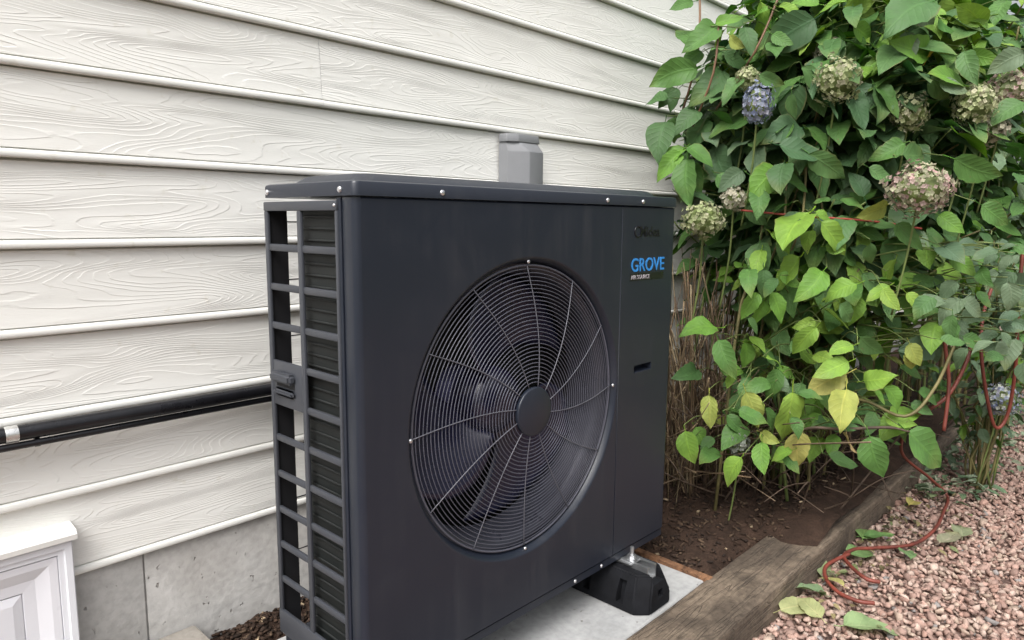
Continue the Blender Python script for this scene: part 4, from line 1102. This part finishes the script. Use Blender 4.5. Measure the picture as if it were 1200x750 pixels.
H = [hero(831, 463, 829, 504, 2.15, YELL[2]), hero(803, 505, 814, 547, 2.12, LIME[0]), hero(874, 459, 893, 508, 2.10, YELL[2]), hero(929, 460, 934, 520, 2.05, LIME[3]),
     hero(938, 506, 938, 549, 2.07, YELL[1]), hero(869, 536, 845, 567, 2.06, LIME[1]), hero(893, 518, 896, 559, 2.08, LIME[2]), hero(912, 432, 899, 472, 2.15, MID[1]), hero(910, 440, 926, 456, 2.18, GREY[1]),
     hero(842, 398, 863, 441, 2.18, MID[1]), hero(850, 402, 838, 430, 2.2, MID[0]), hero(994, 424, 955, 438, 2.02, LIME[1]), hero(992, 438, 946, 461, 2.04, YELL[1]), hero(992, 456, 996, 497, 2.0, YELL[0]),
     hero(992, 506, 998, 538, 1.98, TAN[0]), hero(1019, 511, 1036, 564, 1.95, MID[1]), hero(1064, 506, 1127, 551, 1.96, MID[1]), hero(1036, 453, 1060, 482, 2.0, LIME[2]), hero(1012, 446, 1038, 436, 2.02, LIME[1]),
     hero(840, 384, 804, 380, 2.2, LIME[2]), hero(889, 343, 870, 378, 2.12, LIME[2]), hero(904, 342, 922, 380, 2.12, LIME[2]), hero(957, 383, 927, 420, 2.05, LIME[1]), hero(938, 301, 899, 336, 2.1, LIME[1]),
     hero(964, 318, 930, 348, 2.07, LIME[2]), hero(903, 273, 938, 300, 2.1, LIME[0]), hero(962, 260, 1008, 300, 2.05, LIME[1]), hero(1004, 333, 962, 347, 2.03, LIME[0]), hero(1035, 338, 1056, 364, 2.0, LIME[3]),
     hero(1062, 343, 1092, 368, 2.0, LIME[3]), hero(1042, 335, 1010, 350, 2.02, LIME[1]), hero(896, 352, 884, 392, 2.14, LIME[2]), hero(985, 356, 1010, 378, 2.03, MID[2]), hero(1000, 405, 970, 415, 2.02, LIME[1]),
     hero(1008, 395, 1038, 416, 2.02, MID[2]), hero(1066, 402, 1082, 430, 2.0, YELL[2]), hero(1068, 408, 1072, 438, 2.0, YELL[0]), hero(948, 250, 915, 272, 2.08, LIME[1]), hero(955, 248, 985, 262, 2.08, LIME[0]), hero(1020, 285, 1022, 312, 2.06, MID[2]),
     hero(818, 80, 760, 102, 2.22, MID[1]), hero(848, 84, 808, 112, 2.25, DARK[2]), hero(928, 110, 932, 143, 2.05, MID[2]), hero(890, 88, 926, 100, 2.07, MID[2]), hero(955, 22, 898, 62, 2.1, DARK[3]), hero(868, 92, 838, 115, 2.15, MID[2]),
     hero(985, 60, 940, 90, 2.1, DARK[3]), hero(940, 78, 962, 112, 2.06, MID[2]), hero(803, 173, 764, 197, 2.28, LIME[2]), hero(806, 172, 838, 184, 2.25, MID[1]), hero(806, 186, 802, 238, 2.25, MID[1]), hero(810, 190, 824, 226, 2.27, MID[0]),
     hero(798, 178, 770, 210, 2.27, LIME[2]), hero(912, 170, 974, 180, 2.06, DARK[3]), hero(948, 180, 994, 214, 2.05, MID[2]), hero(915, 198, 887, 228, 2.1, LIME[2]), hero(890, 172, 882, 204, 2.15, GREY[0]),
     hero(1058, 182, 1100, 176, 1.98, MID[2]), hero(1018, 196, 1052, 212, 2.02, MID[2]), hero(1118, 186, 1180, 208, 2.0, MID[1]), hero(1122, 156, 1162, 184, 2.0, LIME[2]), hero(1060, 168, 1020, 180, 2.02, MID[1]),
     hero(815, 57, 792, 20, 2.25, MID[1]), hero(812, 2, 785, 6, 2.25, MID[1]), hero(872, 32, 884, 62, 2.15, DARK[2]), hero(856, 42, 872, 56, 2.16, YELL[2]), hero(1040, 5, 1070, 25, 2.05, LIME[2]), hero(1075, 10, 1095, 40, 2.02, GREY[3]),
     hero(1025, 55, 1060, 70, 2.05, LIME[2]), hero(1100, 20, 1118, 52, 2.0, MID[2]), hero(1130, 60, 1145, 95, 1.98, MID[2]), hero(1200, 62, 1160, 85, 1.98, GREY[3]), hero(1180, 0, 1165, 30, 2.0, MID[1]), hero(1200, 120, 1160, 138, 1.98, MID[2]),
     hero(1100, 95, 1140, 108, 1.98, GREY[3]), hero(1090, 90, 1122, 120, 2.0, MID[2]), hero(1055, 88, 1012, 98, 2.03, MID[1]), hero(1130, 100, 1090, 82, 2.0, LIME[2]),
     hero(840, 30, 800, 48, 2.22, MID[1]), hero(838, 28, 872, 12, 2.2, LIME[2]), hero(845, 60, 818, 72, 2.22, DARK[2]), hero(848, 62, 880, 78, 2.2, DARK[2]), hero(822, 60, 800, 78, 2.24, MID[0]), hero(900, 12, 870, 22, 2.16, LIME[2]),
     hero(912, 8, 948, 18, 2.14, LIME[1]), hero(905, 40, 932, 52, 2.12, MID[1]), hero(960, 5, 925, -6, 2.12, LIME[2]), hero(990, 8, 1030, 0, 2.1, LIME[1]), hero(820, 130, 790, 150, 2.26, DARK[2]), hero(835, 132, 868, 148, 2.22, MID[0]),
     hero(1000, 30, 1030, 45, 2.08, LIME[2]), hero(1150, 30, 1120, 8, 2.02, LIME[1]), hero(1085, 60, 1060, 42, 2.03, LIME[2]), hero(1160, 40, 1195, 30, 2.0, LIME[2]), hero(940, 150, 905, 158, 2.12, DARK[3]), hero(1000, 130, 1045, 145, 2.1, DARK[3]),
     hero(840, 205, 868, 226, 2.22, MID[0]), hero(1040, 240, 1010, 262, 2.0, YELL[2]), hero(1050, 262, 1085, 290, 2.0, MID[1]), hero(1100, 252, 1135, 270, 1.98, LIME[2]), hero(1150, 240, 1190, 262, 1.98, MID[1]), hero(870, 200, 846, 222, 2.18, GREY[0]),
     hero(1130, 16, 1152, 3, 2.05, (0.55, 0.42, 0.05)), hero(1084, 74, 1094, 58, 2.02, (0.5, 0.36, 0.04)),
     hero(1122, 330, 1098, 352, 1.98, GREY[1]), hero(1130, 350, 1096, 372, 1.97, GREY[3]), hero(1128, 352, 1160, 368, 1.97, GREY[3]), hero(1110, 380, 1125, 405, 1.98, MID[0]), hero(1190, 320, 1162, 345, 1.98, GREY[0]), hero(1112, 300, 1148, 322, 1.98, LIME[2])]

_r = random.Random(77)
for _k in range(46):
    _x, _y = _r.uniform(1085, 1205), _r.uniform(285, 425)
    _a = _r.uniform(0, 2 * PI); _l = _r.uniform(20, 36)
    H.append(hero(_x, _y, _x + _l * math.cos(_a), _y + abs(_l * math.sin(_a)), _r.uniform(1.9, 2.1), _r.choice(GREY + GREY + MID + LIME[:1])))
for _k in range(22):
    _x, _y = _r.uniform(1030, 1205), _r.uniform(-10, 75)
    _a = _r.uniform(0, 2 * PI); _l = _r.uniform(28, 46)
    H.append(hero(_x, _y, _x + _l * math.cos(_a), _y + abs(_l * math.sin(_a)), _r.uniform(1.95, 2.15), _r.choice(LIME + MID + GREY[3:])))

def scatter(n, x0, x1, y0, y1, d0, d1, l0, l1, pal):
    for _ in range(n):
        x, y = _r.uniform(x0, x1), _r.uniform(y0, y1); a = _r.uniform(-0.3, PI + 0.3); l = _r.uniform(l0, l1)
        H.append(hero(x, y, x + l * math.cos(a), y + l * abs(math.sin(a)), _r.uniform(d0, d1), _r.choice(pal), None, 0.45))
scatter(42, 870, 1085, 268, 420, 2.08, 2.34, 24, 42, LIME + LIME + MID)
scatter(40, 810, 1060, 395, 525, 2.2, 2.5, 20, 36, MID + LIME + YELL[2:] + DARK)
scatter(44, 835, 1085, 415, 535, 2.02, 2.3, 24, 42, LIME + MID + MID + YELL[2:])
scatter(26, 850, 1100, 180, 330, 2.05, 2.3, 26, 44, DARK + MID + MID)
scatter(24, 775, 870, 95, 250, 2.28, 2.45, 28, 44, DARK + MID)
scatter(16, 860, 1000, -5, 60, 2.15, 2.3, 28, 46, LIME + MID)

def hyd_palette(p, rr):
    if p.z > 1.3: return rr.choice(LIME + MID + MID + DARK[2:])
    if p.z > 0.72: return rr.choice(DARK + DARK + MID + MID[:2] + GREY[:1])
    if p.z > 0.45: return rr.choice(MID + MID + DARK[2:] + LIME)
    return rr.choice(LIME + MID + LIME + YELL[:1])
def hyd_cull(p, v):
    # keep clear of the heat pump and the view of wall beside it
    e = p + v
    if min(p.x, e.x) < 1.16: return True
    s = 0.0
    if e.y > 0.30 and min(p.x, e.x) < 1.46: return True
    # the open lower front of the bush: thin out
    if p.z < 0.55 and p.x < 1.62 and random.random() < 0.7: return True
    if p.z < 0.38 and p.x < 1.9 and random.random() < 0.6: return True
    return False
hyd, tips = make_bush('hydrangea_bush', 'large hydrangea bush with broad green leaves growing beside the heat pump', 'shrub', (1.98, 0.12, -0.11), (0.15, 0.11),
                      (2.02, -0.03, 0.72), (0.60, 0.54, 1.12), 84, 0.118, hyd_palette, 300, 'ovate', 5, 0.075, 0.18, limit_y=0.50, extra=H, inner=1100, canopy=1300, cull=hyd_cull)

def twiglets():
    rr = random.Random(21); parts = []
    for (p, d, n_, sz, c_, _) in H:
        b0 = p - d * sz * 0.18
        core = Vector((1.95 + rr.gauss(0, 0.1), 0.05 + rr.gauss(0, 0.1), b0.z - rr.uniform(0.0, 0.25)))
        e = b0.lerp(core, 0.6)
        parts.append(tube_data(catmull([b0, b0.lerp(e, 0.35) + Vector((0, 0, rr.uniform(0.01, 0.05))), e], 4), [0.0012 + 0.0002 * i for i in range(9)], 5))
    V, F = join_data(parts); o = from_data('twiglets', V, F, M['greenstem'], hyd, smooth=True); o['kind'] = 'stuff'
twiglets()
# bare twigs tangled at its foot
def twigs(root, n, seed):
    rr = random.Random(seed); parts = []
    for k in range(n):
        a = Vector((1.85 + rr.gauss(0, 0.17), 0.10 + rr.gauss(0, 0.16), -0.11))
        th = rr.uniform(2.2, 5.2); L = rr.uniform(0.2, 0.62)
        e = a + Vector((math.cos(th) * L * rr.uniform(0.3, 1), math.sin(th) * L * rr.uniform(0.3, 0.9), rr.uniform(0.06, 0.5)))
        m1 = a.lerp(e, 0.5) + Vector((rr.gauss(0, 0.05), rr.gauss(0, 0.05), rr.uniform(0.0, 0.12)))
        parts.append(tube_data(catmull([a, m1, e], 4), [0.0035 * (1 - 0.08 * i) for i in range(9)], 5))
        if rr.random() < 0.6:
            f = m1 + Vector((rr.gauss(0, 0.12), rr.gauss(0, 0.12), rr.uniform(-0.05, 0.16)))
            parts.append(tube_data(catmull([m1, m1.lerp(f, 0.5) + Vector((0, 0, 0.02)), f], 3), [0.0022 * (1 - 0.07 * i) for i in range(7)], 4))
    V, F = join_data(parts); o = from_data('twigs', V, F, M['twig'], root, smooth=True); o['kind'] = 'stuff'
twigs(hyd, 90, 3)
# a long bare branch low over the timber
tube('branch', catmull([(1.85, 0.0, -0.02), at(940, 505, 2.1), at(990, 503, 2.02), at(1040, 501, 1.97), at(1066, 506, 1.96)], 6), [0.0045] * 20 + [0.003] * 5, M['twig'], hyd, 6)
tube('branch', catmull([(1.9, -0.1, 0.05), at(1000, 470, 2.1), at(1060, 488, 2.0), at(1095, 455, 1.98), at(1120, 400, 1.98)], 6), [0.0045] * 25, M['stem'], hyd, 6)

GRN = [(0.42, 0.46, 0.24), (0.50, 0.52, 0.30), (0.34, 0.40, 0.18), (0.55, 0.53, 0.36)]
CRM = [(0.56, 0.52, 0.40), (0.60, 0.58, 0.46), (0.46, 0.44, 0.32)]
BLU = [(0.30, 0.34, 0.48), (0.38, 0.42, 0.52), (0.24, 0.28, 0.42), (0.42, 0.42, 0.5)]
PNK = [(0.50, 0.46, 0.32), (0.54, 0.40, 0.36), (0.44, 0.46, 0.28), (0.56, 0.36, 0.34), (0.46, 0.45, 0.3)]
SIL = [(0.36, 0.40, 0.34), (0.46, 0.48, 0.42), (0.3, 0.34, 0.28)]
heads = [(981, 94, 2.02, 0.066, GRN, (1, 1, 1.0)), (888, 122, 2.05, 0.048, BLU, (0.9, 0.9, 1.25)), (1078, 222, 1.9, 0.082, PNK, (1.02, 1.02, 0.85)), (824, 258, 2.12, 0.062, GRN, (1.05, 1.05, 0.85)),
         (860, 233, 2.16, 0.034, CRM, (1, 1, 1.1)), (1066, 132, 2.05, 0.052, GRN, (1, 1, 1)), (1142, 122, 2.0, 0.06, GRN, (1, 1, 1)), (1182, 105, 2.05, 0.06, PNK, (1, 1, 1)), (876, 92, 2.14, 0.036, GRN, (1, 1, 1)),
         (1155, 150, 2.05, 0.06, CRM, (1, 1, 0.8)), (866, 520, 2.2, 0.034, SIL, (1, 1, 1.1)), (970, 62, 2.15, 0.04, CRM, (1, 1, 1)), (1174, 468, 2.55, 0.055, BLU + SIL, (1, 1, 1.1))]
for i, (px, py, dep, r, cols, sq) in enumerate(heads):
    p = at(px, py, dep)
    flower(hyd, p, r * 0.92, cols, int(300 * (r / 0.06) ** 1.7) + 50, sq, 40 + i)
    q = p + Vector((0.06, 0.06, -0.35)); tube('stem', catmull([q, p.lerp(q, 0.5) + Vector((0.02, 0, 0)), p], 4), 0.003, M['greenstem'], hyd, 6)
# thick older canes seen through the leaves
for (x0_, y0_, x1_, y1_, dep) in [(985, 250, 1008, 150, 2.2), (938, 265, 945, 190, 2.15), (918, 262, 922, 185, 2.2), (965, 255, 950, 195, 2.2), (836, 85, 843, 20, 2.2), (885, 60, 915, -10, 2.18), (818, 60, 820, -15, 2.26)]:
    a, b = at(x0_, y0_, dep), at(x1_, y1_, dep)
    tube('cane', catmull([a - (b - a) * 0.9 + Vector((0.05, 0.08, 0)), a, b], 4), 0.0036, M['stem' if x0_ > 900 else 'redstem'], hyd, 7)

# second shrub to the right with smaller grey-green leaves, and a taller one behind
def grey_palette(p, rr): return rr.choice(GREY + GREY + MID + LIME[:1])
make_bush('grey_leaved_shrub', 'loose grey-green shrub with small leaves rising from the gravel edge', 'shrub', (2.62, -0.47, -0.20), (0.025, 0.02), (2.55, -0.52, 0.42), (0.40, 0.34, 0.42), 22, 0.062,
          grey_palette, 140, 'small', 17, 0.05, -0.02, stem_r=0.0045, limit_y=0.6, elev=(-38, 80), inner=330, t0=0.25)
def back_palette(p, rr): return rr.choice(MID + GREY + LIME[2:] + MID)
make_bush('tall_shrub', 'tall leafy green shrub rising behind the hydrangea bush', 'shrub', (3.45, -0.1, -0.2), (0.15, 0.15), (3.45, -0.12, 0.85), (0.68, 0.6, 1.35), 40, 0.13,
          back_palette, 120, 'ovate', 23, 0.09, 0.2, stem_r=0.008, limit_y=0.5, inner=900)
make_bush('round_shrub', 'rounded pale green shrub farthest down the garden path', 'shrub', (5.4, -0.4, -0.3), (0.2, 0.2), (5.4, -0.4, 0.5), (0.9, 0.8, 1.1), 34, 0.12,
          back_palette, 60, 'ovate', 29, 0.1, 0.0, stem_r=0.008, limit_y=0.6, inner=900)

# ground cover below the grey shrub
def cover():
    rr = random.Random(5); VV, FF, UU, CC, n = [], [], [], [], 0
    for k in range(420):
        x = rr.uniform(2.3, 4.2); y = rr.gauss(-0.36, 0.11); p = Vector((x, y, GRZ + rr.uniform(0.0, 0.05)))
        d = Vector((rr.gauss(0, 1), rr.gauss(0, 1), rr.uniform(-0.1, 0.5))).normalized(); V, F, U = LEAF['small'][rr.randrange(8)]
        R = np.array(leaf_frame(d, Vector((rr.gauss(0, 0.3), rr.gauss(0, 0.3), 1)))); s = rr.uniform(0.03, 0.06)
        VV.append((V * s) @ R.T + np.array(p)); FF.append(F + n); UU.append(U); n += len(V)
        CC.append(np.tile(np.array(rr.choice(GREY + [(0.2, 0.25, 0.18), (0.3, 0.33, 0.25)])), (len(V), 1)))
    o = np_mesh('ground_cover', np.vstack(VV), np.vstack(FF), M['leaf_a'], np.vstack(CC), np.vstack(UU), None, True)
    put_props(o, 'low silvery ground cover creeping along the timber beyond the bush', 'ground cover', kind='stuff')
cover()

# dried stalks between the heat pump and the bush
def dried():
    rr = random.Random(9); V, F, C, n = [], [], [], 0
    for k in range(330):
        b = Vector((1.64 + rr.gauss(0, 0.12), 0.31 + rr.gauss(0, 0.08), -0.12))
        h = rr.uniform(0.25, 0.88); lean = Vector((rr.gauss(-0.05, 0.10), rr.gauss(-0.02, 0.10), 0))
        if rr.random() < 0.4: lean = Vector((rr.gauss(-0.1, 0.3), rr.gauss(-0.1, 0.25), 0)); h *= 0.6
        e = b + lean + Vector((0, 0, h)); e.y = min(e.y, 0.5); m_ = b.lerp(e, 0.55) - lean * 0.25
        v, f = tube_data(catmull([b, m_, e], 4), [rr.uniform(0.0010, 0.0030)] * 9, 4)
        c = np.array(rr.choice([(0.27, 0.20, 0.12), (0.19, 0.13, 0.08), (0.12, 0.08, 0.05), (0.34, 0.27, 0.17), (0.09, 0.06, 0.04), (0.14, 0.10, 0.065)])) * rr.uniform(0.8, 1.15)
        V += [tuple(q) for q in v]; F += [tuple(i + n for i in g) for g in f if len(g) == 4]; C += [c] * len(v); n += len(v)
    o = np_mesh('dried_stalks', np.array(V), np.array(F), M['dry'], np.array(C), None, None, True)
    put_props(o, 'clump of dry brown stalks standing against the wall beside the heat pump', 'dry stalks', kind='stuff')
dried()

def litter():
    rr = random.Random(31); VV, FF, UU, CC, n = [], [], [], [], 0
    for k in range(150):
        x = 1.15 + 1.5 * rr.random() ** 0.8; y = -0.30 - abs(rr.gauss(0, 0.09)); p = Vector((x, y, GRZ + rr.uniform(0.002, 0.012)))
        d = Vector((rr.gauss(0, 1), rr.gauss(0, 1), rr.uniform(-0.1, 0.25))).normalized(); V, F, U = LEAF['small'][rr.randrange(8)]
        R = np.array(leaf_frame(d, Vector((rr.gauss(0, 0.3), rr.gauss(0, 0.3), 1)))); sz = rr.uniform(0.008, 0.034)
        VV.append((V * sz) @ R.T + np.array(p)); FF.append(F + n); UU.append(U); n += len(V)
        CC.append(np.tile(np.array(rr.choice([(0.12, 0.08, 0.04), (0.2, 0.14, 0.07), (0.16, 0.19, 0.08), (0.3, 0.24, 0.12), (0.07, 0.05, 0.03)])), (len(V), 1)))
    o = np_mesh('leaf_litter', np.vstack(VV), np.vstack(FF), M['leaf_a'], np.vstack(CC), np.vstack(UU), None, True)
    put_props(o, 'small scraps of brown leaf litter along the gravel edge', 'litter', kind='stuff')
litter()

# ------------------------------------------------------------------ red hose and twine
GZ = GRZ + 0.012
loop_pts = [at(1199, 290, 2.08), at(1193, 360, 2.1), at(1190, 430, 2.2), at(1181, 485, 2.25), at(1167, 501, 2.25), at(1157, 468, 2.22), at(1150, 415, 2.2), at(1152, 370, 2.25), at(1165, 330, 2.3)]
h0 = tube('red_hose', catmull(loop_pts, 8), 0.0052, M['hose'], None, 10)
put_props(h0, 'red hose hanging in a V-shaped loop from the shrubs at the right', 'hose')
hp_pts = [at(1140, 395, 2.15), at(1132, 425, 2.12), at(1112, 462, 2.1), at(1085, 482, 2.12), at(1067, 490, 2.2), (2.12, -0.31, 0.02), (2.3, -0.37, -0.11), (2.36, -0.42, GZ), (2.18, -0.447, GZ), (1.98, -0.462, GZ), (1.81, -0.44, GZ), (1.70, -0.365, GZ), (1.62, -0.325, GZ + 0.01),
          (1.545, -0.315, GZ + 0.012), (1.49, -0.35, GZ + 0.012), (1.455, -0.405, GZ + 0.004), (1.47, -0.44, GZ)]
h1 = tube('red_hose', catmull(hp_pts, 8), 0.0056, M['hose'], None, 10)
put_props(h1, 'dull red hose trailing from the low branches over timber and gravel', 'hose')
h2 = tube('hose_end', catmull([(1.56, -0.325, GZ + 0.016), (1.44, -0.300, GZ + 0.012), (1.37, -0.325, GZ + 0.004), (1.325, -0.375, GZ), (1.315, -0.43, GZ), (1.335, -0.465, GZ)], 8), 0.0056, M['hose'], None, 10)
put_props(h2, 'short loop of red hose lying among fallen leaves by the timber', 'hose')
tw = tube('red_twine', catmull([at(866, 246, 2.16), at(905, 250, 2.1), at(950, 254, 2.1), at(1020, 259, 2.1), at(1080, 268, 2.1)], 5), 0.0032, M['twine'], None, 6)
put_props(tw, 'taut red twine tied across the hydrangea stems', 'twine')
# dark red canes of the hose loop seen at the right of the bush
h3 = tube('red_cane', catmull([at(1106, 505, 2.05), at(1112, 450, 2.05), at(1107, 395, 2.05), at(1110, 340, 2.08)], 6), 0.0052, M['hose'], None, 8)
put_props(h3, 'straight red cane standing in the low branches over the timber', 'cane')

# ------------------------------------------------------------------ fallen leaves
def fallen(px, py, z, size, ang, col, label, tilt=(0.15, 0.1), kind='ovate', i=0):
    d = CF + CR * ((px - 600) / FPX) - CU * ((py - 375) / FPX); p = CAM + d * ((z - CAM.z) / d.z)
    o = bpy.data.objects.new('fallen_leaf', leaf_mesh(kind, i)); COL.objects.link(o)
    a = math.radians(ang); dr = Vector((math.cos(a), math.sin(a), tilt[0]))
    mt = Matrix.Translation(p - dr * size * 0.5 + Vector((0, 0, 0.012))) @ leaf_frame(dr, Vector((tilt[1], -tilt[1], 1))).to_4x4() @ Matrix.Diagonal((size, size, size, 1))
    o.matrix_world = mt; o.color = (*col, 1)
    put_props(o, label, 'leaf', 'fallen leaves on the gravel')
PALE = (0.26, 0.33, 0.17); PALY = (0.36, 0.38, 0.18)
fallen(1022, 732, GZ, 0.155, -42, (0.24, 0.34, 0.16), 'large pale green leaf lying alone nearest the bottom of the photo', i=1)
fallen(932, 708, GZ, 0.11, -20, PALY, 'pale yellow-green leaf curled beside the timber, left of the large one', (0.25, 0.3), i=2)
fallen(948, 712, GZ, 0.10, 60, PALY, 'crumpled pale yellow-green leaf crossing the one beside the timber', (0.3, -0.2), i=3)
fallen(958, 660, GZ, 0.11, 35, PALE, 'folded grey-green leaf propped on the timber face behind the red loop', (0.5, 0.3), i=4)
fallen(945, 690, GZ, 0.10, 110, (0.16, 0.24, 0.13), 'dull green leaf tucked against the timber left of the red loop', (0.4, 0.4), i=5)
fallen(1012, 622, GZ, 0.13, 15, (0.14, 0.26, 0.07), 'bright green leaf at the top of the pile above the red loop', (0.2, 0.2), i=6)
fallen(1030, 630, GZ, 0.10, -50, (0.10, 0.22, 0.06), 'darker green leaf at the right of the pile above the red loop', (0.2, 0.1), i=7)
fallen(1010, 648, GZ, 0.11, -25, (0.13, 0.24, 0.08), 'green leaf under the hose in the pile by the timber', (0.15, 0.2), i=0)
fallen(1070, 588, GZ, 0.10, 0, (0.42, 0.36, 0.10), 'yellow fallen leaf lying beside the hose bend', (0.2, 0.2), i=1)
fallen(1085, 577, GZ, 0.09, 30, PALE, 'small grey-green leaf just behind the yellow fallen leaf', (0.2, 0.2), i=2)
fallen(1128, 622, GZ, 0.12, 10, (0.25, 0.28, 0.17), 'withered grey-green leaf on the gravel right of the hose bend', (0.2, 0.1), i=3)
fallen(1112, 632, GZ, 0.11, -15, (0.28, 0.27, 0.19), 'withered greyish leaf nearer than its twin right of the hose bend', (0.2, -0.1), i=4)
fallen(1065, 650, GZ, 0.08, 20, (0.14, 0.25, 0.10), 'small green leaf on the gravel in front of the hose bend', (0.2, 0.1), i=5)
fallen(975, 682, GZ, 0.07, 80, (0.42, 0.38, 0.14), 'small yellow leaf lying inside the red loop', (0.3, 0.2), i=6)
